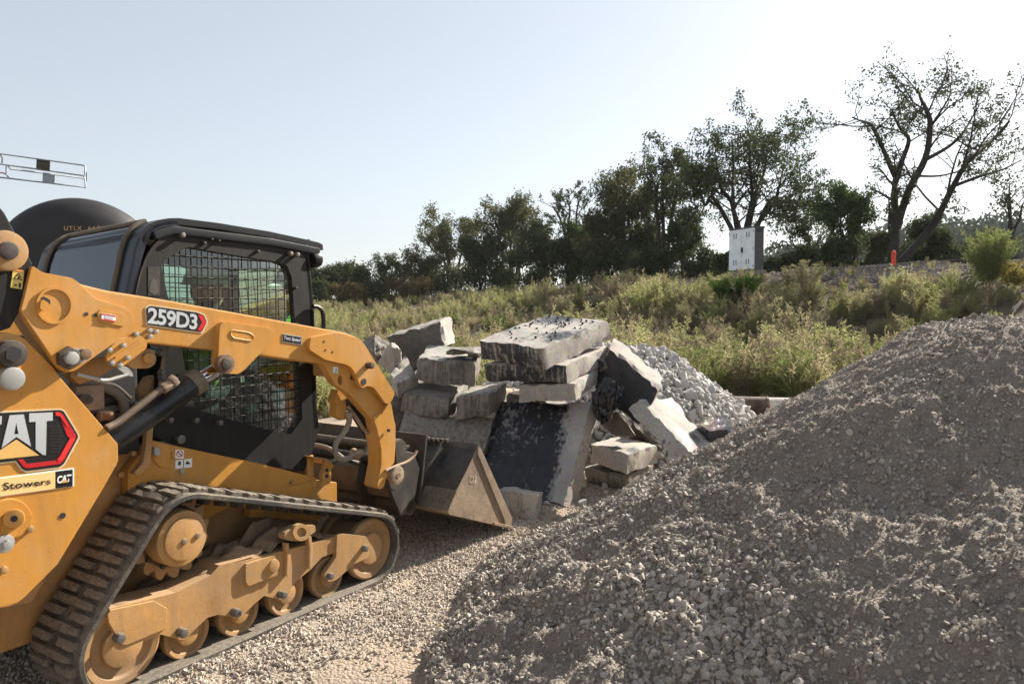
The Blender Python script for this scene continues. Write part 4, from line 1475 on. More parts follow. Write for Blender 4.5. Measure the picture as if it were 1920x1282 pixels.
for dx, dz in ((-.005, -.01), (.065, 0)):
    cyl('drive_bolt', (hb.x + dx, -.822, hb.z + dz), (hb.x + dx, -.79, hb.z + dz), .014, STEEL_WORN, fd, 10, .003)
# packed mud along the frame
bm = bmesh.new()
NXM, NYM = 90, 26
mv = []
for i in range(NXM):
    x = -.74 + 1.10 * i / (NXM - 1)
    z0 = float(np.interp(x, [-.74, -.6, -.5, -.35, -.2, 0, .12, .25, .36], [.28, .33, .36, .41, .43, .47, .485, .455, .42]))
    row = []
    for j in range(NYM):
        v_ = j / (NYM - 1)
        y = -.785 + .25 * v_
        hgt = .055 * math.sin(math.pi * min(1, v_ * 1.6 + .05)) if v_ < .6 else .055 - .03 * (v_ - .6)
        q = Vector((x * 7, y * 7, 1.))
        row.append(bm.verts.new((x, y, z0 - .045 + hgt * (1 + 1.4 * noise.noise(q)) + .022 * noise.noise(q * 3.1) + .010 * noise.noise(q * 9))))
    mv.append(row)
for i in range(NXM - 1):
    for j in range(NYM - 1):
        bm.faces.new((mv[i][j], mv[i + 1][j], mv[i + 1][j + 1], mv[i][j + 1]))
obj('caked_mud', bm, MUD, T, 180)

# far-side track and arm (mirrored twins)
ft = flip_copy(track, T)
ft.scale = (1, -1, 1)
for o in list(bpy.data.objects):
    if o.parent == track and o.name.startswith('tread_lug') and o.location.z > .05:
        c = o.copy()
        COL.objects.link(c)
        c.parent = ft
for o in [tf, spk, fd] + wheels:
    c = flip_copy(o, T)
    c.scale = (1, -1, 1)
for o in (tower, arm):
    c = flip_copy(o, T)
    c.scale = (1, -1, 1)
    for ch in list(o.children):
        if ch.name.split('.')[0] in ('arm_rear_plate', 'elbow_plate', 'drop_arm_web', 'drop_arm', 'elbow_front_rib', 'cylinder_ear', 'tilt_cylinder_guard', 'arm_rear_edge', 'pivot_boss', 'pivot_pin'):
            d_ = ch.copy()
            COL.objects.link(d_)
            d_.parent = c
for o in (lc, tc):
    c = flip_copy(o, T)
    c.scale = (1, -1, 1)
# black upper pivot bracket with its warning label
pb = plate('arm_pivot_bracket', [(-160, 430), (-40, 380), (0, 387), (10, 400), (30, 438), (52, 475), (62, 495), (52, 520), (40, 580), (20, 615), (-60, 640), (-160, 640)], YA - .01, .06, BLACK_DUSTY, T, .008)
c = my(*qA([(60, 840)])[0], YA - .06)
cyl('bracket_boss', c, c + Vector((0, .06, 0)), .075, YELLOW_DUSTY, pb, 36, .012)
cyl('bracket_pin', c - Vector((0, .012, 0)), c + Vector((0, .06, 0)), .034, STEEL_DIRTY, pb, 18, .006)
sk = plate('hazard_label', qA([(100, 975), (182, 990), (165, 1130), (80, 1115)]), YA - .014, .004, paint('yellow_label', (.60, .46, .12), .5, dust=.2), pb, 0)
plate('label_band', qA([(103, 978), (180, 992), (178, 1003), (101, 989)]), YA - .0155, .001, paint('orange_label_print', (.6, .2, .04), .5, dust=.1), sk, 0)
plate('label_triangle', qA([(140, 1005), (168, 1062), (100, 1050)]), YA - .0155, .001, BLACK_P, sk, 0)
plate('label_triangle', qA([(139, 1018), (158, 1056), (112, 1047)]), YA - .0165, .001, paint('yellow_label_inner', (.60, .46, .12), .5, dust=.1), sk, 0)
plate('label_figure', qA([(132, 1050), (138, 1030), (150, 1038), (146, 1054)]), YA - .0175, .001, BLACK_P, sk, 0)
plate('label_figure', qA([(105, 1094), (128, 1092), (128, 1104), (105, 1104)]), YA - .0155, .001, BLACK_P, sk, 0)
plate('label_figure', qA([(142, 1080), (158, 1085), (155, 1120), (140, 1115)]), YA - .0155, .001, BLACK_P, sk, 0)
tube('arm_crossmember', [(-1.12, -.72, 1.72), (-1.12, .72, 1.72)], .07, YELLOW_DUSTY, T, 16, False)
box('arm_crossmember', (.62, 0, 1.33), (.16, 1.36, .14), YELLOW_DUSTY, T, .02)

# --- coupler and bucket
bk = [(1.713, .682), (1.474, .436), (1.400, .345), (1.373, .317), (1.385, .290), (2.129, .012)]


def sheet(name, prof, y0, y1, th, mats, parent, bev=.004):
    return strip(name, prof, y0, y1, th, mats, parent, bev)


BUCKET_BLACK = paint('worn_black_bucket_steel', (.020, .019, .019), .42, .2, dust=.22, dustcol=(.20, .155, .115), var=.3, scratch=.5, bstr=.1)
bucket = sheet('bucket', bk[:2], -.862, .862, -.018, BUCKET_BLACK, T)
sheet('bucket_heel', [bk[1], bk[2], bk[3]], -.862, .862, -.018, paint('dusty_bucket_heel', (.05, .042, .035), .5, .2, dust=.6, dustcol=(.25, .19, .135), scratch=.4), bucket)
sheet('bucket_floor', [bk[3], bk[4], (2.0, .06)], -.862, .862, -.018, STEEL_WORN, bucket)
sheet('cutting_edge', [(1.90, .092), (2.13, .008), (2.15, .0)], -.885, .885, -.022, STEEL_WORN, bucket)
for s in (-1, 1):
    yb = -.865 if s < 0 else .847
    sp_ = plate3('bucket_side_plate', [(x, yb, z) for x, z in [(1.713, .682), (1.60, .562), (1.474, .436), (1.400, .345), (1.373, .312), (1.385, .287), (2.10, .022), (2.11, .06), (1.735, .672)]], (0, .018, 0), STEEL_WORN, bucket, .003)
    ye = yb - .012 if s < 0 else yb + .018
    plate3('side_cutter', [(x, ye, z) for x, z in [(1.708, .690), (1.740, .680), (2.150, .085), (2.14, .02), (2.06, .03), (2.045, .10), (1.98, .20), (1.705, .64)]], (0, .013, 0), STEEL_WORN, bucket, .003)
    if s < 0:
        ee = [my(*p, -.868) for p in q1([(0, 0)])]
        lettering('raised_letters', 'CAT', [my(*p, -.868) for p in qG([(655, 1000), (697, 1010), (700, 962), (660, 955)])], paint('raised_dusty_steel', (.36, .28, .20), .6, .2, dust=.5), sp_, .03)
sheet('top_lip', [(1.735, .708), (1.700, .672)], -.862, .862, -.03, STEEL_DIRTY, bucket)
for k in range(34):
    y = -.60 + k * .042
    box('lip_notch', (1.705, y, .708 + random.uniform(-.003, .003)), (.035, .022, .03), STEEL_DIRTY, bucket, .004) if k < 30 else None
for y in (-.60, -.30, .30, .60):
    plate3('bucket_rib', [(1.69, y, .69), (1.474, y, .45), (1.38, y, .34), (1.355, y, .37), (1.44, y, .50), (1.655, y, .71)], (0, .02, 0), STEEL_DIRTY, bucket, .003)
# quick coupler
cpl = box('coupler', (1.18, 0, .50), (.12, 1.30, .17), paint('rusty_brown_steel', (.085, .058, .042), .6, .3, dust=.5, dustcol=(.24, .17, .115), scratch=.3, bstr=.2), T, .012)
cyl('coupler_tube', (1.24, -.66, .34), (1.24, .66, .34), .055, STEEL_DIRTY, cpl, 20, .006)
for y in (-.66, .30):
    plate3('coupler_plate', [(1.02, y, .52), (1.04, y, .62), (1.14, y, .74), (1.27, y, .70), (1.33, y, .58), (1.26, y, .32), (1.14, y, .30)], (0, .03, 0), STEEL_DIRTY, cpl, .006)
    plate3('coupler_plate', [(1.02, y + .28, .52), (1.04, y + .28, .62), (1.14, y + .28, .74), (1.27, y + .28, .70), (1.33, y + .28, .58), (1.26, y + .28, .32), (1.14, y + .28, .30)], (0, .03, 0), STEEL_DIRTY, cpl, .006)
sheet('coupler_face', [(1.42, .80), (1.34, .34)], -.66, .66, .02, STEEL_DIRTY, cpl)
cyl('coupler_bar', (1.30, -.60, .70), (1.30, .60, .70), .04, STEEL_DIRTY, cpl, 16, .004)
cyl('coupler_cylinder', (1.10, -.50, .66), (1.12, .2, .66), .035, BLACK_DUSTY, cpl, 16, .004)
plate('coupler_ear', round_poly(q1([(630, 1010), (650, 940), (700, 920), (690, 720), (740, 690), (782, 740), (770, 830), (760, 960), (770, 1000), (740, 1090), (700, 1120), (650, 1090)]), 4), -.735, .05, STEEL_DIRTY, cpl, .006)
c = my(*q1([(705, 985)])[0], -.80)
cyl('coupler_pin', c, c + Vector((0, .12, 0)), .036, STEEL_WORN, cpl, 20, .006)
cyl('pin_collar', c + Vector((0, -.008, 0)), c + Vector((0, .03, 0)), .058, STEEL_WORN, cpl, 24, .006)
cyl('pin_socket', c - Vector((0, .012, 0)), c + Vector((0, .02, 0)), .016, RUST, cpl, 12, 0)
tube('lock_lever', [my(*p, -.79) for p in q1([(612, 950), (640, 935), (700, 910), (780, 880), (830, 840), (862, 790)])], .010, STEEL_WORN, cpl, 8)
cyl('lever_knob', (1.0, -.42, .70), (1.0, -.36, .72), .03, STEEL_WORN, cpl, 14, .006)
tube('hydraulic_hose', [(1.0, -.3, .66), (1.02, -.1, .72), (1.06, .15, .70), (1.1, .3, .6)], .016, HOSE_DUSTY, T, 8)
tube('hydraulic_hose', [(.72, -.35, .62), (.86, -.38, .70), (.98, -.40, .66), (1.1, -.34, .62)], .016, HOSE, T, 8)

# --- the operator
person = thing('person', 'operator in a white hard hat and lime vest seated in the black cab', 'person', (TX, TY, 0), math.pi / 2 - YAW)
hc = my(388, 545, 0.0)                                     # middle of the head
sk_v, sk_e, sk_r = [], [], []


def joint(p, r, par=None):
    sk_v.append(Vector(p))
    sk_r.append(r)
    if par is not None:
        sk_e.append((par, len(sk_v) - 1))
    return len(sk_v) - 1


hx, hz = hc.x, hc.z
pel = joint((hx - .12, 0, hz - .62), .135)
wa = joint((hx - .10, 0, hz - .46), .125, pel)
ch = joint((hx - .06, 0, hz - .30), .145, wa)
nk = joint((hx - .02, 0, hz - .155), .06, ch)
hd = joint((hx, 0, hz - .05), .075, nk)
ht = joint((hx + .005, 0, hz + .04), .08, hd)
for s in (-1, 1):
    sh = joint((hx - .05, s * .17, hz - .25), .062, ch)
    el = joint((hx + .02, s * .27, hz - .47), .046, sh)
    wr = joint((hx + .22, s * .29, hz - .40), .032, el)
    hn = joint((hx + .29, s * .29, hz - .37), .036, wr)
    hp = joint((hx - .08, s * .10, hz - .66), .10, pel)
    kn = joint((hx + .30, s * .13, hz - .60), .075, hp)
    an = joint((hx + .40, s * .13, hz - .95), .05, kn)
    to = joint((hx + .52, s * .13, hz - .98), .045, an)
me = bpy.data.meshes.new('body')
me.from_pydata(sk_v, sk_e, [])
body = link('body', me, paint('dark_work_clothes', (.03, .032, .038), .9, dust=0), person)
bm_ = body.modifiers.new('skin', 'SKIN')
for i, r in enumerate(sk_r):
    me.skin_vertices[0].data[i].radius = (r, r)
me.skin_vertices[0].data[0].use_root = True
body.modifiers.new('sub', 'SUBSURF').levels = 2
body.modifiers['sub'].render_levels = 2
me.polygons.foreach_set('use_smooth', [True] * len(me.polygons))
# head with a face, turned to the front
bm = bmesh.new()
bmesh.ops.create_uvsphere(bm, u_segments=28, v_segments=20, radius=1)
for v in bm.verts:
    p = v.co
    x, y, z = p.x * .098, p.y * .077, p.z * .125
    if p.x > .2:
        x += .012 * math.exp(-((p.y / .18) ** 2) - ((p.z + .08) / .18) ** 2) * 2 - .008 * math.exp(-(((abs(p.y) - .35) / .16) ** 2) - ((p.z - .12) / .12) ** 2)
        x += .005 * math.exp(-((p.y / .3) ** 2) - ((p.z + .42) / .09) ** 2)
    if p.z < -.4:
        y *= 1 - .25 * (-p.z - .4)
        x += .008
    y += (.010 if y > 0 else -.010) * math.exp(-((p.x / .2) ** 2) - ((p.z - .0) / .25) ** 2) * (abs(p.y) > .8)
    v.co = (hx + x, y, hz + z)
obj('head', bm, paint('shaded_skin', (.42, .25, .17), .6, dust=0, var=.08), person, 180)
bm = bmesh.new()
bmesh.ops.create_uvsphere(bm, u_segments=32, v_segments=18, radius=1)
bmesh.ops.delete(bm, geom=[v for v in bm.verts if v.co.z < -.05], context='VERTS')
for v in bm.verts:
    p = v.co.copy()
    rim = max(0, .12 - p.z) / .17
    v.co = (hx + p.x * (.140 + .02 * rim) + (.085 * rim * max(0, p.x) ** 2), p.y * (.118 + .018 * rim), hz + .035 + p.z * .125 - .02 * max(0, p.x) * rim + .006 * math.exp(-(p.y / .13) ** 2))
r = bmesh.ops.solidify(bm, geom=bm.faces[:], thickness=.006)
obj('hard_hat', bm, paint('white_hard_hat', (.78, .78, .74), .35, dust=.05), person, 180)
bm = bmesh.new()
bmesh.ops.create_uvsphere(bm, u_segments=24, v_segments=16, radius=1)
for v in bm.verts:
    v.co = (hx - .07 + v.co.x * .135 + .03 * v.co.z, v.co.y * .20, hz - .38 + v.co.z * .24)
obj('safety_vest', bm, paint('lime_vest_fabric', (.22, .42, .06), .85, dust=0), person, 180)

# ------------------------------------------------------------------ the broken concrete
def slab(name, label, top, ext, mats, cuts=.045, rough=1.0, group='broken concrete slabs in the rubble heap', chip=.027, facemat=None, split=None):
    """an irregular block: four corners of one face (3D) and the vector through its thickness"""
    ext = Vector(ext)
    A = [Vector(p) for p in top]
    cen = sum(A, Vector()) / 4 + ext / 2
    Bq = [p + ext for p in A]
    lx = max(((A[1] - A[0]).length + (A[2] - A[3]).length) / 2, .05)
    ly = max(((A[3] - A[0]).length + (A[2] - A[1]).length) / 2, .05)
    lz = ext.length
    nx, ny, nz_ = [max(3, min(30, int(l / cuts))) for l in (lx, ly, lz)]
    bm = bmesh.new()
    cache = {}
    sd = random.uniform(0, 500)

    def vert(i, j, k):
        key = (i, j, k)
        if key in cache:
            return cache[key]
        u, v_, w_ = i / nx, j / ny, k / nz_
        f = lambda Q: Q[0].lerp(Q[1], u).lerp(Q[3].lerp(Q[2], u), v_)
        p = f(A).lerp(f(Bq), w_)
        d = sorted([min(u, 1 - u) * lx, min(v_, 1 - v_) * ly, min(w_, 1 - w_) * lz])
        q = p + Vector((sd, 0, 0))
        n1 = noise.noise(q * 5) * .5 + .5
        edge = max(0, 1 - d[1] / .055)
        pull = edge * (chip * .12 + chip * 2.0 * max(0, n1 - .42) + chip * .5 * noise.noise(q * 17))
        p = p + (cen - p).normalized() * pull
        p = p + Vector(noise.noise_vector(q * 3.3)) * .012 * rough + Vector(noise.noise_vector(q * 11)) * (.005 + .012 * edge) * rough + Vector(noise.noise_vector(q * 28)) * .0035 * rough
        cache[key] = bm.verts.new(p - cen)
        return cache[key]

    def face(gen, n, m, mi, k_=1):
        for a in range(n):
            for b in range(m):
                fc = bm.faces.new([vert(*gen(a, b)), vert(*gen(a + 1, b)), vert(*gen(a + 1, b + 1)), vert(*gen(a, b + 1))])
                fc.material_index = split[1] if split and k_ == 0 and (a + .5) / n > split[0] + .05 * math.sin(b * 1.3) else mi
    fm = facemat or (0, 0, 0, 0, 0, 0)                    # face material: given face, its back, then the four sides
    face(lambda a, b: (a, b, 0), nx, ny, fm[0], 0)
    face(lambda a, b: (a, b, nz_), nx, ny, fm[1])
    face(lambda a, b: (a, 0, b), nx, nz_, fm[2])
    face(lambda a, b: (nx, a, b), ny, nz_, fm[3])
    face(lambda a, b: (a, ny, b), nx, nz_, fm[4])
    face(lambda a, b: (0, a, b), ny, nz_, fm[5])
    o = obj(name, bm, mats, None, 20)
    o.location = cen
    return tag(o, label, 'concrete slab', group)


def D(p, d):
    return dep(p[0], p[1], d)


def para(F, R, L):
    """fourth corner of a parallelogram with corner F and neighbours R and L"""
    return R + L - F


# top slab
F_, L_, R_ = D((1014, 654), 6.6), D((895, 637), 7.1), D((1139, 601), 7.42)
e_ = D((1023, 693), 6.63) - F_
crumb_slab = slab('concrete_slab', 'thick pale slab lying on top of the heap strewn with black tar crumbs', [F_, R_, para(F_, R_, L_), L_], e_, [CONC_SPLASH, CONC, CONC_STREAK], facemat=(0, 1, 1, 1, 1, 2))
cr = []
for i in range(150):
    u, v_ = random.random(), random.random()
    p = F_ + (R_ - F_) * (.12 + .84 * u) + (L_ - F_) * (.08 + .86 * v_)
    dens = math.exp(-((u - .75) / .35) ** 2 - ((v_ - .35) / .35) ** 2)
    if random.random() < .15 + dens:
        cr.append((p, random.uniform(.005, .016)))
bm = bmesh.new()
for p, r in cr:
    bmesh.ops.create_icosphere(bm, subdivisions=1, radius=r, matrix=Matrix.Translation(p - crumb_slab.location + Vector((0, 0, r * .3 + .002))) @ Matrix.Rotation(random.uniform(0, 6), 4, (.3, .5, .8)) @ Matrix.Diagonal((1.2, .9, .8, 1)))
cb = obj('tar_crumbs', bm, TAR_BLUE, crumb_slab)
cb['kind'] = 'stuff'
F_, L_, R_ = D((1063, 684), 6.66), D((908, 683), 7.05), D((1140, 650), 7.42)
slab('concrete_slab', 'tar streaked slab lying directly under the crumb strewn top slab', [F_, R_, para(F_, R_, L_), L_], D((1066, 718), 6.68) - F_, [CONC, CONC_STREAK], facemat=(0, 0, 0, 0, 0, 1))
F_, L_, R_ = D((1079, 720), 6.62), D((972, 723), 6.95), D((1124, 688), 7.3)
slab('concrete_slab', 'third slab down in the tall stack with a bright sunlit end above the tarred slab', [F_, R_, para(F_, R_, L_), L_], D((1080, 752), 6.64) - F_, [CONC, CONC_STREAK], facemat=(0, 0, 0, 0, 0, 0))
# big leaning slab with the tarred face
TL, TR, BR, BL = D((938, 752), 7.25), D((1109, 754), 6.92), D((1059, 947), 6.38), D((893, 918), 6.75)
us_ = (TR - TL).normalized()
hw_ = (TR - TL).length / 2
TARRED = concrete('tar_coated_concrete', (.40, .375, .35), .86, True, (.012, .012, .015), .62, strip=(tuple(us_), hw_ * .42, hw_ * .80))
slab('concrete_slab', 'large slab leaning on edge with a glossy black tarred face beside the bucket', [TL, TR, BR, BL], D((1080, 953), 6.58) - BR, [TARRED, CONC], facemat=(0, 1, 1, 1, 1, 1), chip=.04)
# left blocks
F_, L_, R_ = D((892, 678), 7.25), D((781, 672), 7.45), D((905, 650), 7.85)
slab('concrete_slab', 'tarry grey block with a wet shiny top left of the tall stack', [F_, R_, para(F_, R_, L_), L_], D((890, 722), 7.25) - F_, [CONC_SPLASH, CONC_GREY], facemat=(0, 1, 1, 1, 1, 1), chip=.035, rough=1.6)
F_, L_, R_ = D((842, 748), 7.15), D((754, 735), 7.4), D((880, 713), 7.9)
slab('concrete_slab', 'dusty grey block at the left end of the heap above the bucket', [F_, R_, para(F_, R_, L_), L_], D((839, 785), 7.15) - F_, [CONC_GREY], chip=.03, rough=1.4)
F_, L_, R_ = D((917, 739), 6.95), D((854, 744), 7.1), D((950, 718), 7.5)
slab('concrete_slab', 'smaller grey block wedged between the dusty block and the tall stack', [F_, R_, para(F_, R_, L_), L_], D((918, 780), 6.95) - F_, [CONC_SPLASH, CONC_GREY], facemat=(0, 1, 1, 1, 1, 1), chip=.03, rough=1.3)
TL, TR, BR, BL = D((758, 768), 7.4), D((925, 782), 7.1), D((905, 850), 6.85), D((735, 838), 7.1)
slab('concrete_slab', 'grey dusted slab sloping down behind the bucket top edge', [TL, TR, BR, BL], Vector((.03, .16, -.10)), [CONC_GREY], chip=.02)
# standing slab at the left back
TL, TR, BR, BL = D((724, 631), 8.2), D((827, 603), 8.0), D((838, 652), 7.95), D((752, 705), 8.1)
slab('concrete_slab', 'rough slab with shade coloured into its dark face standing on edge at the back left of the heap', [TL, TR, BR, BL], D((739, 621), 8.5) - TL + Vector((.03, 0, 0)), [CONC_SHADE, CONC], facemat=(0, 0, 1, 1, 0, 0), rough=1.5)  # pale lit edges and dark shaded face are set by material
# right leaning pair
A0, A1, A2, A3 = D((1141, 650), 7.25), D((1237, 731), 6.75), D((1200, 800), 6.75), D((1112, 726), 7.25)
slab('concrete_slab', 'leaning slab on the right with a sunlit edge and a dark shaded face', [A0, A1, A2, A3], D((1144, 632), 7.52) - A0 + Vector((.05, 0, 0)), [TAR_WHITE, CONC, CONC_BLACK], facemat=(2, 1, 1, 1, 1, 1), rough=1.3)  # the shade on the big face comes from its near-black material
A0, A1, A2, A3 = D((1197, 746), 6.75), D((1258, 745), 7.1), D((1342, 836), 6.6), D((1301, 860), 6.25)
slab('concrete_slab', 'pale sunlit slab leaning down to the right towards the gravel heap', [A0, A1, A2, A3], D((1177, 765), 6.73) - A0, [CONC, CONC_SPLASH], facemat=(1, 0, 0, 0, 0, 0), rough=1.3)
# flat lower slabs
F_, L_, R_ = D((1177, 852), 6.78), D((1105, 832), 7.1), D((1232, 832), 7.25)
slab('concrete_slab', 'upper of two flat slabs in shade under the leaning slabs', [F_, R_, para(F_, R_, L_), L_], D((1176, 889), 6.8) - F_, [CONC_SPLASH, CONC], facemat=(0, 1, 1, 1, 1, 1), chip=.03)
F_, L_, R_ = D((1180, 891), 6.85), D((1096, 876), 7.2), D((1226, 872), 7.3)
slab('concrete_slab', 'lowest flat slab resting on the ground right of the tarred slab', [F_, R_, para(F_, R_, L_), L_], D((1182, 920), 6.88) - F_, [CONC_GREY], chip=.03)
# small pale block by the bucket
F_, L_, R_ = D((1008, 927), 5.98), D((930, 918), 6.15), D((1018, 921), 6.25)
slab('concrete_slab', 'small pale block on the ground between the bucket tip and the tarred slab', [F_, R_, para(F_, R_, L_), L_], D((1004, 979), 5.98) - F_, [CONC], chip=.03)


def chunk(name, label, c, s, seed, mats, rz=0., cat='rubble', group='broken chunks in the rubble heap', sub=3):
    rr_ = random.Random(seed)
    bm = bmesh.new()
    for _ in range(13):
        q = Vector((rr_.uniform(-1, 1), rr_.uniform(-1, 1), rr_.uniform(-1, 1)))
        bm.verts.new(q / max(abs(q.x), abs(q.y), abs(q.z)) * rr_.uniform(.8, 1.1))
    r = bmesh.ops.convex_hull(bm, input=bm.verts[:])
    bmesh.ops.delete(bm, geom=[v for v in bm.verts if not v.link_faces], context='VERTS')
    bmesh.ops.subdivide_edges(bm, edges=bm.edges[:], cuts=5, use_grid_fill=True)
    for v in bm.verts:
        v.co += Vector(noise.noise_vector(v.co * 2.2 + Vector((seed, 0, 0)))) * .10 + Vector(noise.noise_vector(v.co * 6 + Vector((seed, 0, 0)))) * .05
    bmesh.ops.recalc_face_normals(bm, faces=bm.faces[:])
    me = bpy.data.meshes.new(name)
    bm.to_mesh(me)
    bm.free()
    me.materials.append(mats)
    shade(me, 16)
    o = link(name, me, None)
    o.location = c
    o.scale = s
    o.rotation_euler = (random.uniform(-.5, .5), random.uniform(-.5, .5), rz)
    return tag(o, label, cat, group)


chunk('concrete_chunk', 'jagged pale chunk catching the sun just right of the loader elbow', D((733, 668), 7.7), (.12, .12, .17), 3, CONC, .5)
chunk('concrete_chunk', 'round topped grey chunk half hidden behind the loader elbow', D((700, 658), 7.9), (.15, .15, .13), 5, CONC_GREY, .9)
A0, A1, A2, A3 = D((727, 706), 7.45), D((761, 668), 7.75), D((784, 708), 7.6), D((746, 720), 7.3)
slab('concrete_chunk', 'wedge shaped broken chunk with a fractured sunlit end left of the wet topped block', [A0, A1, A2, A3], Vector((.0, .10, -.16)), [CONC], chip=.04, rough=2, group='broken chunks in the rubble heap')
chunk('concrete_chunk', 'tar covered wedge at the foot of the white rock pile', D((1336, 806), 6.75), (.15, .14, .15), 9, TAR_BLUE, .2)
chunk('concrete_chunk', 'upright broken piece between the tall stack and the right leaning slab', D((1137, 690), 7.3), (.075, .09, .16), 12, CONC_STREAK, .1)
chunk('concrete_chunk', 'flat thin flake lying on the wet topped block', D((866, 658), 7.45), (.13, .10, .035), 14, CONC_GREY, .4)
chunk('concrete_chunk', 'second thin flake beside the first on the wet topped block', D((888, 662), 7.3), (.09, .07, .03), 15, CONC_GREY, 1.4)
chunk('concrete_chunk', 'small dark lump in the gap under the right leaning slab', D((1165, 800), 7.1), (.16, .15, .10), 18, CONC_SHADE, .4)  # the dark lumps carry the shade of the gaps in their colour
chunk('concrete_chunk', 'dark lump deep in the shade behind the flat slabs', D((1215, 815), 7.5), (.2, .2, .18), 19, CONC_SHADE, 1.4)
chunk('concrete_chunk', 'grey lump filling the dark gap left of the tall stack', D((750, 800), 7.7), (.3, .25, .3), 21, CONC_SHADE, 1.4)
chunk('concrete_chunk', 'dark lump under the tall stack behind the tarred slab', D((1000, 800), 7.9), (.5, .35, .35), 22, CONC_SHADE, 1.0)
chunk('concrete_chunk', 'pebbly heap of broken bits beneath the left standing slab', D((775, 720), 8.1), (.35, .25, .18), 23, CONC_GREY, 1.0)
# crumpled tar sheet hanging from the stack
bm = bmesh.new()
bmesh.ops.create_icosphere(bm, subdivisions=5, radius=1)
for v in bm.verts:
    n = noise.noise_vector(v.co * 1.7) * .28 + noise.noise_vector(v.co * 4.5) * .13
    cr_ = abs(noise.noise(Vector((v.co.x * 4, v.co.y * 4, v.co.z * 1.3)))) * .55
    v.co = v.co * (1 - cr_) + Vector(n)
    v.co = Vector((v.co.x * .12 * (1 + .45 * v.co.z) + .03 * v.co.z, v.co.y * .10, v.co.z * .20 - .03 * abs(noise.noise(v.co * 3))))
tb = obj('tar_sheet', bm, paint('glossy_black_tar_sheet', (.012, .013, .016), .22, dust=.12, bstr=.3, bscale=20), None, 40)
tb.location = D((1137, 752), 6.85)
tag(tb, 'crumpled shiny black tar sheet hanging beside the tarred slab', 'tar sheet')

# crumbs of concrete fallen about the foot of the heap
R3 = np.random.default_rng(8)
nn_ = 700
cx_ = R3.uniform(-1.6, 2.2, nn_)
cy_ = R3.uniform(6.2, 8.6, nn_)
k_ = np.hypot((cx_ - .3) / 1.8, (cy_ - 7.3) / 1.2) < 1
cx_, cy_ = cx_[k_], cy_[k_]
cs3 = .012 + .05 * R3.random(len(cx_)) ** 3
CRUMB = proto_col('concrete_crumb', [stone_mesh('concrete_crumb_shape', 140 + i, 2, LIMESTONE if i % 3 == 0 else GRAVEL, .7, 1.) for i in range(6)])
scatter('concrete_crumbs', np.stack([cx_, cy_, near_ground(cx_, cy_) + cs3 * .3], 1), R3.uniform(0, 6.28, (len(cx_), 3)), cs3[:, None] * R3.uniform(.7, 1.3, (len(cx_), 3)), R3.integers(0, 6, len(cx_)), CRUMB)

# ------------------------------------------------------------------ white rock pile
RC = Vector((1.12, 9.55, 0))


def rock_z(x, y):
    r2 = (x - RC.x) ** 2 + ((y - RC.y) / .9) ** 2
    return 1.22 - .245 * r2 + heights_noise(x, y, 1.6, 2, 21.) * .10


rp = thing('rock_pile', 'heap of white crushed limestone rocks behind the right of the concrete', 'rock pile', RC)
rm = grid_mesh('rock_core', np.linspace(RC.x - 2.4, RC.x + 2.4, 60), np.linspace(RC.y - 2.2, RC.y + 2.2, 60), lambda X, Y: np.maximum(rock_z(X, Y) - .10, -.3))
rv = np.array([v.co for v in rm.vertices]) - np.array([RC.x, RC.y, 0])
rm.vertices.foreach_set('co', rv.astype(np.float32).ravel())
link('rock_core', rm, paint('shaded_limestone_bed', (.40, .39, .37), .9, dust=0, var=.4, scale=14, bstr=.8, bscale=22), rp)
ROCKS = [stone_mesh('rock', 100 + i, 2, LIMESTONE, random.uniform(.6, .9), 1.) for i in range(8)]
placed = []
n_try = 0
R2 = np.random.default_rng(5)
cand = []
while len(cand) < 3600 and n_try < 60000:
    n_try += 1
    a, r = R2.uniform(0, 6.283), 2.25 * math.sqrt(R2.random())
    x, y = RC.x + r * math.cos(a), RC.y + .9 * r * math.sin(a)
    if y > RC.y + .8:
        continue
    s = .034 + .054 * R2.random() ** 1.8
    if any((x - p[0]) ** 2 + (y - p[1]) ** 2 < (.72 * (s + p[2])) ** 2 for p in cand[-400:]):
        continue
    cand.append((x, y, s))
vis = sorted(cand, key=lambda p: -(p[2] * (1.0 if p[0] > 1.05 else .5) * (1.15 if p[1] < RC.y else .8)))
for (x, y, s) in vis[:300]:
    o = bpy.data.objects.new('rock', ROCKS[int(x * 1000) % 8])
    COL.objects.link(o)
    o.parent = rp
    o.location = (x - RC.x, y - RC.y, float(rock_z(np.array(x), np.array(y))) + s * .15 - .03)
    o.rotation_euler = tuple(R2.uniform(0, 6.28, 3))
    o.scale = (s * R2.uniform(.8, 1.25), s * R2.uniform(.8, 1.2), s * R2.uniform(.7, 1.1))
restr = np.array(vis[300:])
xs_ = R2.uniform(RC.x - 2.2, RC.x + 2.3, 5200)
ys_ = R2.uniform(RC.y - 2.0, RC.y + .9, 5200)
sm = R2.uniform(.014, .04, 5200)
restr = np.concatenate([restr, np.stack([xs_, ys_, sm], 1)])
zz = rock_z(restr[:, 0], restr[:, 1])
restr, zz = restr[zz > -.05], zz[zz > -.05]
scatter('small_rocks', np.stack([restr[:, 0] - RC.x, restr[:, 1] - RC.y, zz - .02 - restr[:, 2] * .3], 1), R2.uniform(0, 6.28, (len(restr), 3)), restr[:, 2:3] * R2.uniform(.8, 1.2, (len(restr), 3)), R2.integers(0, 8, len(restr)), proto_col('small_rock', ROCKS), rp)

# ------------------------------------------------------------------ pipe lying behind the heaps
PA, PB = D((1330, 752), 11.3), D((1560, 768), 11.0)
pr_ = .165
PA.z = PB.z = pr_ + .02
ax = (PB - PA).normalized()
pipe = thing('drain_pipe', 'white and rust stained steel pipe lying on the ground between the heaps', 'pipe', (PA + PB) / 2)
cc = pipe.location


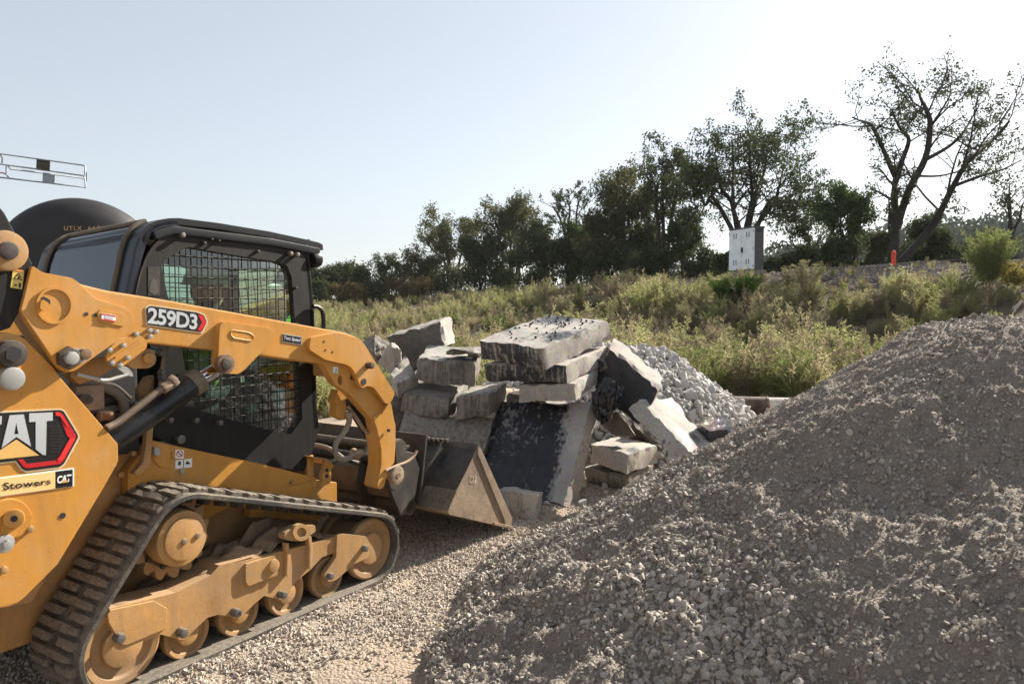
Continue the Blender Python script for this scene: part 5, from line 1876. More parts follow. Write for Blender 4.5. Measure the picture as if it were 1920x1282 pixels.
def pipe_part(name, a, b, ro, ri, mt):
    bm = bmesh.new()
    q = ax.to_track_quat('Z', 'Y').to_matrix()
    n = 40
    R_ = []
    for (t_, rr) in ((a, ro), (b, ro), (b, ri), (a, ri)):
        R_.append([bm.verts.new(PA + ax * t_ - cc + q @ Vector((rr * math.cos(6.2832 * k / n), rr * math.sin(6.2832 * k / n), 0))) for k in range(n)])
    for i in range(4):
        for k in range(n):
            bm.faces.new((R_[i][k], R_[i][(k + 1) % n], R_[(i + 1) % 4][(k + 1) % n], R_[(i + 1) % 4][k]))
    return obj(name, bm, mt, pipe, 40)


pl = (PB - PA).length
pipe_part('pipe_shell', 0, pl, pr_, pr_ - .012, paint('rust_streaked_white_pipe', (.62, .58, .52), .6, dust=.35, dustcol=(.10, .06, .035), streak=.5, var=.15, scale=3))
pipe_part('pipe_band', pl * .20, pl * .47, pr_ + .006, pr_, paint('dark_rust_band', (.055, .032, .022), .8, dust=.2, var=.5, scale=6, bstr=.3))
pipe_part('pipe_collar', pl * .47, pl * .485, pr_ + .012, pr_, RUST)

# ------------------------------------------------------------------ signal cabinet, marker post, railway
cn = D((1414, 506), 28)
fl = Vector((-.54, 1.4, 0)).normalized()                   # along the front, to the left
bk_ = Vector((1.4, .54, 0)).normalized()                   # into the cabinet
cab2 = thing('signal_cabinet', 'tall pale two door trackside cabinet with dark grey side on the bank', 'cabinet', cn)
W2, D2, H2 = 1.5, .42, 1.62
GREYSIDE = paint('dark_grey_cabinet_side', (.075, .07, .07), .6, dust=.1)
PALECAB = paint('pale_blue_grey_cabinet', (.84, .86, .88), .45, dust=.04, streak=.06)
plate3('cabinet_body', [bk_ * .03, bk_ * D2, bk_ * D2 + fl * W2, bk_ * .03 + fl * W2], (0, 0, H2 - .05), GREYSIDE, cab2, .01)
plate3('cabinet_roof', [bk_ * -.03 + fl * -.02, bk_ * (D2 + .02) + fl * -.02, bk_ * (D2 + .02) + fl * (W2 + .02), bk_ * -.03 + fl * (W2 + .02)], (0, 0, .035), GREYSIDE, cab2, .008).location.z = H2 - .047
plate3('cabinet_base', [bk_ * -.06 + fl * -.08, bk_ * (D2 + .06) + fl * -.08, bk_ * (D2 + .06) + fl * (W2 + .08), bk_ * -.06 + fl * (W2 + .08)], (0, 0, -.35), CONC_GREY, cab2, .01).location.z = -.003
for i, (a, b) in enumerate(((.02, .735), (.755, 1.48))):
    d2 = plate3('cabinet_door', [bk_ * -.008 + fl * a + Vector((0, 0, .04)), bk_ * -.008 + fl * b + Vector((0, 0, .04)), bk_ * -.008 + fl * b + Vector((0, 0, H2 - .07)), bk_ * -.008 + fl * a + Vector((0, 0, H2 - .07))], bk_ * .034, PALECAB, cab2, .004)
    for zc in (.22, 1.22):
        for off in (-.07, .07):
            x_ = (a + b) / 2 + off
            plate3('louvre', [bk_ * -.011 + fl * (x_ - .03) + Vector((0, 0, zc)), bk_ * -.011 + fl * (x_ + .03) + Vector((0, 0, zc)), bk_ * -.011 + fl * (x_ + .03) + Vector((0, 0, zc + .20)), bk_ * -.011 + fl * (x_ - .03) + Vector((0, 0, zc + .20))], bk_ * .002, paint('louvre_grey', (.20, .23, .27), .6, dust=0), d2, 0)
    for zc in (.15, .78, 1.42):
        e = a + .01 if i == 0 else b - .01
        cyl('hinge', bk_ * -.02 + fl * e + Vector((0, 0, zc - .05)), bk_ * -.02 + fl * e + Vector((0, 0, zc + .05)), .018, STEEL_GREY, d2, 10, .002)
    if i == 0:
        plate3('door_handle', [bk_ * -.05 + fl * (b - .09) + Vector((0, 0, .68)), bk_ * -.05 + fl * (b - .01) + Vector((0, 0, .68)), bk_ * -.05 + fl * (b - .01) + Vector((0, 0, .86)), bk_ * -.05 + fl * (b - .09) + Vector((0, 0, .86))], bk_ * .045, BLACK, d2, .004)
plate3('cabinet_vent', [fl * -.004 + bk_ * .08 + Vector((0, 0, 1.38)), fl * -.004 + bk_ * .36 + Vector((0, 0, 1.38)), fl * -.004 + bk_ * .36 + Vector((0, 0, 1.53)), fl * -.004 + bk_ * .08 + Vector((0, 0, 1.53))], fl * .003, BLACK, cab2, 0)

mp_ = D((1675, 508), 25.6)
mp_.z = float(ground_z(np.array(mp_.x), np.array(mp_.y)))
mk = thing('marker_post', 'bright orange round topped marker post standing on the ballast', 'marker post', mp_)
ORANGE = paint('orange_plastic', (.85, .075, .02), .5, dust=.05)
hpost = max(.52, (D((1675, 486), 25.6).z - mp_.z))
cyl('post', (0, 0, -.2), (0, 0, hpost - .06), .07, ORANGE, mk, 16, .0)
bm = bmesh.new()
bmesh.ops.create_uvsphere(bm, u_segments=16, v_segments=10, radius=.07, matrix=Matrix.Translation((0, 0, hpost - .06)))
obj('post_cap', bm, ORANGE, mk, 180)
cyl('post_band', (0, 0, hpost - .14), (0, 0, hpost - .10), .0725, RED_P, mk, 16, 0)

rail_line = [(31, 7.2), (21.6, 17.2), (16.6, 24.6), (13.4, 29.2), (9.9, 37.2), (6.2, 49), (-.6, 74), (-8, 110)]
rl = spline([(x, y, float(ground_z(np.array(x), np.array(y))) + .12) for x, y in rail_line], 10)
rt = thing('railway_track', 'dark railway rails on ballast along the top of the bank', 'railway', (0, 0, 0))
for s in (-.72, .72):
    pth = []
    for i, p in enumerate(rl):
        t = (rl[min(i + 1, len(rl) - 1)] - rl[max(i - 1, 0)])
        t.z = 0
        t.normalize()
        pth.append(p + Vector((-t.y, t.x, 0)) * s + Vector((0, 0, .08)))
    V, Fc = tube_data(pth, .065, 6)
    raw('rail', V, Fc, paint('dark_rail_steel', (.05, .04, .035), .7, .3, dust=.2), rt, 40)
slm = None
acc = 0
for i in range(1, len(rl)):
    seg = rl[i] - rl[i - 1]
    while acc < seg.length:
        p = rl[i - 1] + seg * (acc / seg.length)
        acc += .62
        if p.y > 60 or p.y < 14:
            continue
        if slm is None:
            slm = box('sleeper', (0, 0, 0), (2.5, .24, .16), BARK, rt, .01)
            o = slm
        else:
            o = bpy.data.objects.new('sleeper', slm.data)
            COL.objects.link(o)
            o.parent = rt
        o.location = p - Vector((0, 0, .03))
        o.rotation_euler = (0, 0, math.atan2(seg.y, seg.x) + math.pi / 2)
    acc -= seg.length

# ------------------------------------------------------------------ tank car and boom lift behind the loader
tcx = D((151, 515), 13.4)
car = thing('tank_car', 'black railway tank car seen end on behind the loader cab', 'tank car', (tcx.x, tcx.y, 0), math.atan2(tcx.y, tcx.x))
TANK = paint('matt_black_tank', (.016, .014, .015), .6, dust=.0, var=.2)
RT, zc_ = 1.40, tcx.z
prf = [(0, .001), (.02, .35), (.07, .7), (.16, 1.05), (.27, 1.25), (.40, 1.36), (.52, RT), (10, RT), (10.4, 1.2), (10.6, .7), (10.65, .001)]
bm = bmesh.new()
n = 72
rings = [[bm.verts.new((x, r * math.cos(6.28318 * k / n), zc_ + r * math.sin(6.28318 * k / n))) for k in range(n)] for x, r in prf]
for i in range(len(rings) - 1):
    for k in range(n):
        bm.faces.new((rings[i][k], rings[i][(k + 1) % n], rings[i + 1][(k + 1) % n], rings[i + 1][k]))
obj('tank', bm, TANK, car, 25)
box('underframe', (5.3, 0, .78), (11.4, .5, .3), TANK, car, .02)
box('saddle', (1.4, 0, .95), (.4, 2.0, .5), TANK, car, .02)
for x_ in (1.1, 2.7, 8.2, 9.8):
    for s in (-1, 1):
        cyl('wheel', (x_, s * .68, .42), (x_, s * .82, .42), .42, STEEL_DIRTY, car, 28, .02)
    cyl('axle', (x_, -.7, .42), (x_, .7, .42), .07, STEEL_DIRTY, car, 12)
box('end_platform', (-.35, 0, .98), (.9, 2.6, .08), TANK, car, .01)
tube('end_railing', [(-.7, -1.2, 1.0), (-.7, -1.2, 1.9), (-.7, 1.2, 1.9), (-.7, 1.2, 1.0)], .02, TANK, car, 8, False)
def tpt(px, py):                                           # sight line to the car's flat end, in the car's own axes
    d = ray(px, py)
    M = Matrix.Rotation(-math.atan2(tcx.y, tcx.x), 3, 'Z')
    o_ = M @ (Vector((0, 0, CAM_H)) - Vector((tcx.x, tcx.y, 0)))
    dd = M @ Vector(d)
    q = o_ + dd * ((-.02 - o_.x) / dd.x)
    return (q.x, q.y, q.z)
MARK = paint('faded_orange_stencil', (.45, .27, .10), .6, dust=.1)
lettering('car_letters', 'UTLX', [tpt(120, 432), tpt(153.5, 432), tpt(153.5, 424), tpt(120, 424)], MARK, car, .012, 1.2)
lettering('car_number', '668', [tpt(165, 432), tpt(188, 431.5), tpt(188, 423.5), tpt(165, 424)], MARK, car, .012, 1.2)

BLD = 20.5
GALV = paint('galvanised_tube', (.30, .33, .36), .45, .5, dust=.05)
bp = D((163, 352), BLD - .6)
bl = thing('boom_lift', 'raised work platform railing of a boom lift high at the left', 'boom lift', (-16, 22, 0))
bo = Vector((-16, 22, 0))
def bpt(q, d):
    o_ = fr(0, 270, 10.667)([q])[0]
    return D(o_, d) - bo
def railp(pts, name='platform_rail', r=.021):
    tube(name, [bpt((x, y), d) for x, y, d in pts], r, GALV, bl, 8, False)
d0, d1 = 19.6, 22.2
railp([(-900, 70, d0), (0, 195, d0 + .8), (1650, 425, d1), (1690, 440, d1), (1705, 470, d1), (1690, 640, d1), (1690, 690, d1)])
railp([(-900, 290, d0), (60, 410, d0 + .8), (1620, 628, d1 - .3), (1670, 640, d1 - .3), (1690, 670, d1 - .3), (1712, 860, d1 - .3)])
railp([(0, 195, d0 + .8), (48, 285, d0 + 1), (38, 410, d0 + 1), (-40, 410, d0 + 1)])
railp([(160, 450, d0 + 1), (205, 500, d0 + .8), (1690, 690, d1)])
railp([(-900, 560, d0), (0, 670, d0 + .8), (185, 690, d0 + .8), (1712, 870, d1)])
railp([(0, 575, d0 + 1), (60, 580, d0 + 1), (120, 605, d0 + 1), (185, 690, d0 + .9)])
railp([(128, 420, d0 + 1), (125, 600, d0 + 1)])
railp([(-900, 70, d0), (-900, 560, d0)])
plate3('warning_board', [bpt(p, 21.0) for p in [(730, 305), (1000, 335), (990, 535), (722, 500)]], (0, .02, 0), paint('black_warning_board', (.02, .018, .015), .5, dust=.1), bl, 0)
for yy_ in (372, 410, 452, 490):
    plate3('board_lettering', [bpt(p, 20.98) for p in [(765, yy_), (965, yy_ + 24), (965, yy_ + 33), (765, yy_ + 9)]], (0, .004, 0), paint('dull_gold_print', (.16, .12, .05), .6, dust=0), bl, 0)
plate3('grey_board', [bpt(p, 21.2) for p in [(855, 592), (1100, 625), (1090, 788), (848, 765)]], (0, .02, 0), paint('grey_board_paint', (.27, .31, .35), .6, dust=.05), bl, 0)
plate3('gate_plate', [bpt(p, d1 - .2) for p in [(1722, 560), (1745, 570), (1732, 775), (1705, 770)]], (0, .02, 0), GALV, bl, 0)
tube('boom', [bpt((-900, 560), d0), Vector((.8, .3, 1.9))], .14, YELLOW, bl, 10, False)
box('lift_base', (.4, 0, .95), (2.6, 1.9, .9), YELLOW_DUSTY, bl, .05)
for sx in (-.5, 1.3):
    for s in (-1, 1):
        cyl('wheel', (sx, s * .95, .45), (sx, s * 1.2, .45), .45, RUBBER, bl, 24, .03)

# ------------------------------------------------------------------ trees
def grow_tree(seed, limbs, depth=3, leaf_n=3000, leaf_s=.09, kids=(6, 5), spread=.9, leaf_spread=.16, tip=.35, bare=0., up=.25, klen=.5):
    """limbs: list of (points, base radius). returns wood tubes and leaf quads"""
    r = random.Random(seed)
    V, Fc = [], []
    twigs = []

    def add(path, r0, r1, n):
        rad = [r0 + (r1 - r0) * i / (len(path) - 1) for i in range(len(path))]
        v, f = tube_data(path, rad, n)
        o = len(V)
        V.extend(v)
        Fc.extend([tuple(i + o for i in q) for q in f])

    def branch(p, d, L, rad, lev):
        pts = [p.copy()]
        dd = d.normalized()
        ns = 5 if lev < 2 else 4
        for _ in range(ns):
            dd = (dd + Vector((r.gauss(0, .17), r.gauss(0, .17), r.gauss(0, .13) + up * .22))).normalized()
            pts.append(pts[-1] + dd * (L / ns))
        add(pts, rad, max(.004, rad * .35), 5 if lev < 2 else 3)
        if lev >= depth:
            twigs.append(pts)
            return
        spawn(pts, L, rad, lev)

    def spawn(pts, L, rad, lev, start=.3):
        k = kids[min(lev, len(kids) - 1)]
        for i in range(k):
            t = start + (1 - start) * (i + r.random()) / k
            f = t * (len(pts) - 1)
            j = min(int(f), len(pts) - 2)
            p = pts[j].lerp(pts[j + 1], f - j)
            dirn = (pts[j + 1] - pts[j]).normalized()
            side = Vector((r.gauss(0, 1), r.gauss(0, 1), r.gauss(0, .6)))
            side = (side - dirn * side.dot(dirn)).normalized()
            nd_ = (dirn * r.uniform(.5, 1) + side * spread * r.uniform(.6, 1.1))
            branch(p, nd_, L * r.uniform(klen * .7, klen * 1.15) * (1.15 - .5 * t), rad * (1 - .6 * t) * .55, lev + 1)
    for pts, rad in limbs:
        P = spline(pts, 4)
        add(P, rad, rad * .28, 8)
        L = sum((P[i + 1] - P[i]).length for i in range(len(P) - 1))
        spawn(P, L * .75, rad * .8, 1, tip)
    lq = None
    if leaf_n and twigs:
        g_ = np.random.default_rng(seed)
        T_ = [t for t in twigs if r.random() > bare] or twigs
        ti = g_.integers(0, len(T_), leaf_n)
        A_ = np.array([[tuple(p) for p in t] for t in T_])
        f = g_.random(leaf_n) ** .7 * (A_.shape[1] - 1)
        j = np.minimum(f.astype(int), A_.shape[1] - 2)
        c = A_[ti, j] + (A_[ti, j + 1] - A_[ti, j]) * (f - j)[:, None]
        c = c + g_.normal(0, leaf_spread, (leaf_n, 3))
        lq = leaf_quads(g_, c, leaf_s)
    return V, Fc, lq


def leaf_quads(g_, c, s, aspect=.6, flop=None):
    n = len(c)
    a = g_.normal(0, 1, (n, 3))
    a /= np.linalg.norm(a, axis=1, keepdims=True)
    b = g_.normal(0, 1, (n, 3))
    b -= a * (a * b).sum(1, keepdims=True)
    b /= np.linalg.norm(b, axis=1, keepdims=True)
    sz = s * g_.uniform(.6, 1.35, (n, 1))
    a, b = a * sz, b * sz * aspect
    return np.stack([c - a, c - b * .9 + a * .1, c + a, c + b * .9 + a * .1], 1)


def tree(name, label, base, limbs, leafmat, seed, group='trees along the top of the bank', cat='tree', extra=None, **kw):
    o = thing(name, label, cat, base, 0, group)
    V, Fc, lq = grow_tree(seed, limbs, **kw)
    raw('trunk', V, Fc, BARK, o, 60)
    if lq is not None:
        if extra is not None:
            lq = np.concatenate([lq, extra])
        me = quads_mesh('crown', lq)
        link('crown', me, leafmat, o)
    return o


def at_ground(px, py, d):
    p = D((px, py), d)
    p.z = float(ground_z(np.array(p.x), np.array(p.y))) - .1
    return p


def limb(base, d, px, r, jit=.5, seed=0):
    """a limb followed along sight lines at about distance d"""
    rr_ = random.Random(seed)
    out = []
    for i, q in enumerate(px):
        out.append(D(q, d + rr_.uniform(-jit, jit) * min(i, 3)) - base)
    return (out, r)


# big spreading tree on the right
d_ = 30.5
bs = at_ground(1672, 512, d_)
L0 = [limb(bs, d_, [(1671, 525), (1674, 495), (1678, 424), (1677, 357), (1679, 327)], .27, .05, 1),
      limb(bs, d_, [(1678, 330), (1652, 271), (1640, 245), (1630, 232), (1612, 226), (1598, 220)], .11, .5, 2),
      limb(bs, d_, [(1679, 330), (1692, 300), (1704, 262), (1690, 244), (1678, 222), (1672, 205)], .11, .4, 3),
      limb(bs, d_, [(1681, 428), (1704, 357), (1735, 297), (1744, 237), (1738, 208), (1727, 186), (1722, 168)], .16, .4, 4),
      limb(bs, d_, [(1735, 300), (1779, 275), (1805, 250), (1822, 222), (1835, 200)], .08, .6, 5),
      limb(bs, d_, [(1682, 500), (1735, 440), (1757, 409), (1787, 350), (1817, 301), (1869, 255), (1892, 228)], .17, .5, 6),
      limb(bs, d_, [(1790, 348), (1840, 330), (1880, 318), (1915, 300)], .07, .5, 7),
      limb(bs, d_, [(1744, 240), (1762, 212), (1778, 186), (1788, 165)], .06, .5, 8),
      limb(bs, d_, [(1720, 330), (1760, 330), (1800, 320), (1840, 300)], .05, .6, 9)]
tree('spreading_tree', 'tallest wide tree with forking dark limbs and sparse leaves at the right', bs, L0, LEAF_DARK, 11, leaf_n=8000, leaf_s=.060, kids=(5, 9, 8), depth=3, bare=.28, klen=.52, up=.10, leaf_spread=.10)

# many stemmed tree behind the cabinet
d_ = 38
bs = at_ground(1402, 500, d_)
L0 = []
for i, (x1, y1) in enumerate([(1308, 285), (1342, 250), (1372, 215), (1408, 205), (1440, 222), (1470, 262), (1500, 318)]):
    xb = 1395 + (x1 - 1400) * .2
    L0.append(limb(bs, d_, [(1402 + (x1 - 1400) * .08, 505), (xb, 440), ((xb + x1) / 2 + (8 if i % 2 else -6), 370 + (i % 3) * 8), (x1 * .8 + xb * .2, y1 + 100), (x1, y1 + 48)], .15, .6, 20 + i))
tree('fan_shaped_tree', 'fan shaped tree of many leaning stems rising behind the cabinet', bs, L0, LEAF_DARK, 12, leaf_n=22000, leaf_s=.07, kids=(5, 10, 8), klen=.54, up=.12, leaf_spread=.12, bare=.12)


def auto_tree(name, label, px, base_y, top_y, half, d, leafmat, seed, stems=4, fork=.25, **kw):
    """a tree of the right height and width standing at distance d"""
    bs = at_ground(px, base_y, d)
    m = d / CAM_F
    H = (D((px, top_y), d).z - bs.z)
    hw = half * m
    r = random.Random(seed)
    L0 = []
    for i in range(stems):
        a = (i + .5) / stems * 2 - 1
        dx = a * hw * r.uniform(.55, .85)
        dy = r.uniform(-.7, .7) * hw
        hh = H * (1 - .22 * abs(a)) * r.uniform(.68, .82)
        z0 = H * fork * r.uniform(.6, 1.2)
        j = lambda s: r.uniform(-s, s) * hw
        L0.append(([Vector((a * .12 * hw, 0, 0)), Vector((a * .2 * hw + j(.06), dy * .12, z0)), Vector((dx * .5 + j(.12), dy * .5, z0 + (hh - z0) * .45)), Vector((dx * .85 + j(.12), dy * .85, z0 + (hh - z0) * .78)), Vector((dx + j(.1), dy, hh))], H * .016 * (1.3 if stems < 3 else 1)))
    return tree(name, label, bs, L0, leafmat, seed, **kw)


auto_tree('slender_tree', 'tall slender see through tree left of the fan shaped tree', 1245, 540, 234, 60, 44, LEAF_DARK, 31, 3, .3, leaf_n=7030, leaf_s=0.079, kids=(6, 8, 6), klen=0.46, up=.3, leaf_spread=0.13)
auto_tree('browning_tree', 'rounded browning tree right of the bare topped tree', 1180, 545, 283, 74, 47, LEAF_BROWN, 32, 4, .25, leaf_n=13726, leaf_s=0.079, kids=(6, 8, 6), klen=0.53, leaf_spread=0.16)
auto_tree('bare_tree', 'bare topped grey tree with thin upright twigs', 1072, 550, 300, 60, 52, LEAF_DARK, 33, 4, .3, leaf_n=2510, leaf_s=0.079, kids=(6, 8, 6), klen=0.46, up=.4, leaf_spread=0.07, bare=.5)
auto_tree('autumn_tree', 'broad rust tinged tree with a domed crown left of the bare topped tree', 955, 556, 350, 92, 56, LEAF_BROWN, 34, 6, .2, leaf_n=15902, leaf_s=0.086, kids=(6, 8, 6), klen=0.56, leaf_spread=0.16)
auto_tree('thin_crowned_tree', 'thin crowned tree sloping down at the left of the domed autumn tree', 848, 558, 380, 86, 59, LEAF_BROWN, 35, 6, .2, leaf_n=10880, leaf_s=0.086, kids=(6, 8, 6), klen=0.53, leaf_spread=0.17)
auto_tree('feathery_tree', 'small feathery tree with stiff rising branches over the left field', 728, 560, 452, 52, 60, LEAF_DARK, 36, 9, .12, leaf_n=6696, leaf_s=0.073, kids=(7, 8, 6), klen=0.34, up=.5, leaf_spread=0.12)
auto_tree('round_tree', 'small round dark tree left of the feathery tree', 656, 572, 488, 40, 60, LEAF_DARK, 37, 4, .25, leaf_n=10880, leaf_s=0.086, kids=(6, 8, 6), klen=0.56, leaf_spread=0.19)
auto_tree('cab_side_tree', 'dark tree partly hidden behind the front of the loader cab', 604, 575, 490, 38, 58, LEAF_DARK, 38, 4, .25, leaf_n=8369, leaf_s=0.086, kids=(6, 8, 6), klen=0.56, leaf_spread=0.19)
auto_tree('leafy_tree', 'bushy green leaved tree left of the tallest spreading tree', 1592, 508, 303, 58, 33, LEAF_GREEN, 39, 4, .18, leaf_n=11717, leaf_s=0.063, kids=(6, 8, 6), klen=0.56, leaf_spread=0.12)
auto_tree('sapling', 'scrawny nearly leafless sapling right of the cabinet', 1512, 508, 378, 40, 35, LEAF_DARK, 40, 3, .3, leaf_n=1506, leaf_s=0.059, kids=(5, 8, 6), klen=0.56, leaf_spread=0.10, bare=.3)
auto_tree('sapling', 'bare crooked sapling at the right edge of the picture', 1893, 500, 300, 34, 28, LEAF_DARK, 41, 3, .35, leaf_n=702, leaf_s=0.053, kids=(4, 8, 6), klen=0.53, leaf_spread=0.07, bare=.4)
auto_tree('ivy_clad_tree', 'dark green ivy clad trunk left of the slender tree', 1095, 548, 392, 48, 50, LEAF_GREEN, 42, 4, .15, leaf_n=15902, leaf_s=0.079, kids=(7, 8, 6), klen=0.50, leaf_spread=0.19)
auto_tree('ivy_clad_tree', 'green ivy clad stem hanging beside the bright gap of sky', 1282, 545, 372, 30, 43, LEAF_GREEN, 43, 3, .2, leaf_n=9206, leaf_s=0.073, kids=(6, 8, 6), klen=0.46, leaf_spread=0.14)
auto_tree('ivy_clad_tree', 'dark leafy trunk between the browning and the slender tree', 1212, 548, 420, 40, 46, LEAF_DARK, 44, 3, .2, leaf_n=11717, leaf_s=0.079, kids=(6, 8, 6), klen=0.53, leaf_spread=0.17)

auto_tree('thicket_tree', 'dark leafy tree between the two browning crowns on the left', 900, 558, 420, 52, 54, LEAF_DARK, 61, 4, .15, leaf_n=9000, leaf_s=.085, kids=(6, 8, 6), klen=.52, leaf_spread=0.19)
auto_tree('thicket_tree', 'dark green tree filling the dip left of the bare topped tree', 1018, 556, 408, 44, 50, LEAF_DARK, 62, 4, .15, leaf_n=9000, leaf_s=.085, kids=(6, 8, 6), klen=.52, leaf_spread=0.19)
auto_tree('thicket_tree', 'olive tree between the ivy clad trunk and the browning tree', 1138, 552, 372, 44, 46, LEAF_BROWN, 63, 4, .15, leaf_n=9000, leaf_s=.085, kids=(6, 8, 6), klen=.52, leaf_spread=0.17)
auto_tree('thicket_tree', 'low dark tree between the feathery tree and the thin crowned tree', 790, 562, 462, 44, 57, LEAF_BROWN, 64, 4, .15, leaf_n=6500, leaf_s=.085, kids=(6, 8, 6), klen=.52, leaf_spread=0.19)
auto_tree('thicket_tree', 'dull olive tree behind the base of the thick forked trunk', 1738, 505, 392, 46, 36, LEAF_DARK, 65, 4, .15, leaf_n=6500, leaf_s=.075, kids=(6, 8, 6), klen=.52, leaf_spread=0.14)


def at_sight(px, py, d0=8., d1=70.):
    """where the sight line meets the ground"""
    dd = np.arange(d0, d1, .05)
    e = ray(px, py)
    P_ = O[None, :] + dd[:, None] * e[None, :]
    under = P_[:, 2] < ground_z(P_[:, 0], P_[:, 1])
    k = int(np.argmax(under)) if under.any() else len(dd) - 1
    return Vector(P_[k])


def bush(name, label, px, base_y, top_y, half, d, leafmat, seed, n=2600, s=.10, group='bushes under the trees', cat='bush', sink=.2):
    bs = at_ground(px, base_y, d)
    bs.z -= sink
    m = d / CAM_F
    H = max(.5, D((px, top_y), d).z - bs.z)
    hw = half * m
    o = thing(name, label, cat, bs, 0, group)
    g_ = np.random.default_rng(seed)
    nb = 9
    cs_ = np.stack([g_.uniform(-.7, .7, nb) * hw, g_.uniform(-.6, .6, nb) * hw * .8, g_.uniform(.25, .78, nb) * H], 1)
    rs_ = g_.uniform(.28, .5, nb) * min(hw, H)
    k = g_.integers(0, nb, n)
    u = g_.normal(0, 1, (n, 3))
    u /= np.linalg.norm(u, axis=1, keepdims=True)
    c = cs_[k] + u * (rs_[k] * g_.random(n) ** .45)[:, None] * np.array([1.1, 1, .95])
    c += g_.normal(0, .10, (n, 3))
    low = g_.random((n // 4, 3)) * np.array([2 * hw, 1.4 * hw, .45 * H]) - np.array([hw, .7 * hw, 0])
    c = np.concatenate([c, low])
    c = c[c[:, 2] > 0]
    link('foliage', quads_mesh('foliage', leaf_quads(g_, c, s)), leafmat, o)
    V, Fc = [], []
    for i in range(7):
        p1 = Vector(cs_[i])
        v, f = tube_data(spline([Vector((p1.x * .15, p1.y * .15, -.1)), p1 * .5 + Vector((0, 0, .1)), p1], 3), [.03, .028, .026, .022, .018, .014, .01], 5)
        oo = len(V)
        V.extend(v)
        Fc.extend([tuple(a + oo for a in q) for q in f])
    raw('stem', V, Fc, BARK, o, 60)
    return o


for args in [('bush', 'dark scrub bush behind the front of the cab', 588, 575, 520, 34, 55, LEAF_DARK), ('bush', 'tan leaved bush standing in front of the round tree', 650, 575, 528, 38, 53, LEAF_TAN),
             ('bush', 'dark bush between the tan bush and the feathery tree', 702, 570, 512, 34, 56, LEAF_DARK), ('bush', 'dull brown bush below the feathery tree', 762, 565, 520, 44, 54, LEAF_TAN),
             ('bush', 'dark bush under the thin crowned tree', 832, 562, 486, 52, 56, LEAF_BROWN), ('bush', 'blackish bush below the left of the domed autumn tree', 912, 560, 472, 54, 53, LEAF_DARK),
             ('bush', 'blackish bush below the right of the domed autumn tree', 990, 558, 450, 52, 51, LEAF_DARK), ('bush', 'deep green bush at the foot of the first ivy clad trunk', 1062, 555, 430, 52, 48, LEAF_DARK),
             ('bush', 'dark bush filling the foot of the browning tree', 1142, 552, 440, 50, 45, LEAF_DARK), ('bush', 'dark bush at the foot of the slender tree', 1222, 548, 455, 46, 42, LEAF_DARK),
             ('bush', 'low dark bush under the bright gap of sky left of the cabinet', 1318, 535, 455, 46, 40, LEAF_DARK), ('bush', 'dark bush half hidden behind the cabinet', 1372, 525, 460, 34, 37, LEAF_DARK),
             ('bush', 'low dark bush just right of the cabinet', 1470, 515, 468, 44, 35, LEAF_DARK), ('bush', 'dark bush below the scrawny sapling', 1532, 512, 455, 46, 34, LEAF_DARK),
             ('bush', 'olive bush between the leafy tree and the thick trunk', 1640, 512, 425, 36, 33, LEAF_BROWN), ('bush', 'dark bush just right of the thick trunk', 1722, 505, 428, 50, 33, LEAF_DARK),
             ('bush', 'wide dark bush beneath the long right limb', 1790, 502, 410, 50, 32, LEAF_DARK), ('bush', 'dull green bush near the right edge behind the rails', 1868, 498, 425, 48, 32, LEAF_BROWN),
             ('bush', 'leafy bush at the foot of the green leaved tree', 1588, 512, 435, 44, 32, LEAF_DARK)]:
    bush(*args, seed=hash(args[1]) % 9999 if False else sum(map(ord, args[1])), n=5200, s=.058 + .0006 * args[6])
# a far line of wooded hills seen between the trunks
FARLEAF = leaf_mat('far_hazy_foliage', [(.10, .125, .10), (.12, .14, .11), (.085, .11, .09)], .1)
fw = []
g_ = np.random.default_rng(77)
for px_, py_, d, hw_, h_ in [(1480, 470, 120, 4, 6), (1740, 430, 110, 7, 8), (1800, 415, 112, 8, 9), (1860, 420, 110, 8, 9), (1910, 412, 112, 8, 10), (1560, 450, 115, 8, 7), (1660, 440, 115, 9, 8), (1390, 480, 125, 9, 6), (1300, 500, 130, 9, 6)]:
    c0 = D((px_, py_), d)
    n = 1500
    u = g_.normal(0, 1, (n, 3))
    u /= np.linalg.norm(u, axis=1, keepdims=True)
    r = g_.random(n) ** .4
    lob = 1 + .3 * np.sin(u[:, 0] * 5 + px_) * np.cos(u[:, 1] * 4)
    fw.append(np.array(c0) + u * (r * lob)[:, None] * np.array([hw_, hw_, h_ * .6]) - np.array([0, 0, h_ * .45]))
    fw.append(np.array(c0) + (g_.random((1200, 3)) - np.array([.5, .5, 1])) * np.array([2.4 * hw_, 2 * hw_, c0.z - 1]))
far = link('distant_woods', quads_mesh('distant_woods', leaf_quads(g_, np.concatenate(fw), .42)), FARLEAF)
far['kind'] = 'stuff'

# ------------------------------------------------------------------ weeds on the bank
def blades(g_, base, tip_, wdt, bend=.0):
    """narrow two-quad blades from base to tip"""
    n = len(base)
    d = tip_ - base
    s = np.cross(d, g_.normal(0, 1, (n, 3)))
    s /= np.linalg.norm(s, axis=1, keepdims=True) + 1e-9
    w_ = wdt * g_.uniform(.7, 1.3, (n, 1))
    mid = base + d * .55 + g_.normal(0, 1, (n, 3)) * bend * np.linalg.norm(d, axis=1, keepdims=True)
    q1_ = np.stack([base - s * w_ * .6, base + s * w_ * .6, mid + s * w_, mid - s * w_], 1)
    q2_ = np.stack([mid - s * w_, mid + s * w_, tip_ + s * w_ * .15, tip_ - s * w_ * .15], 1)
    return np.concatenate([q1_, q2_])


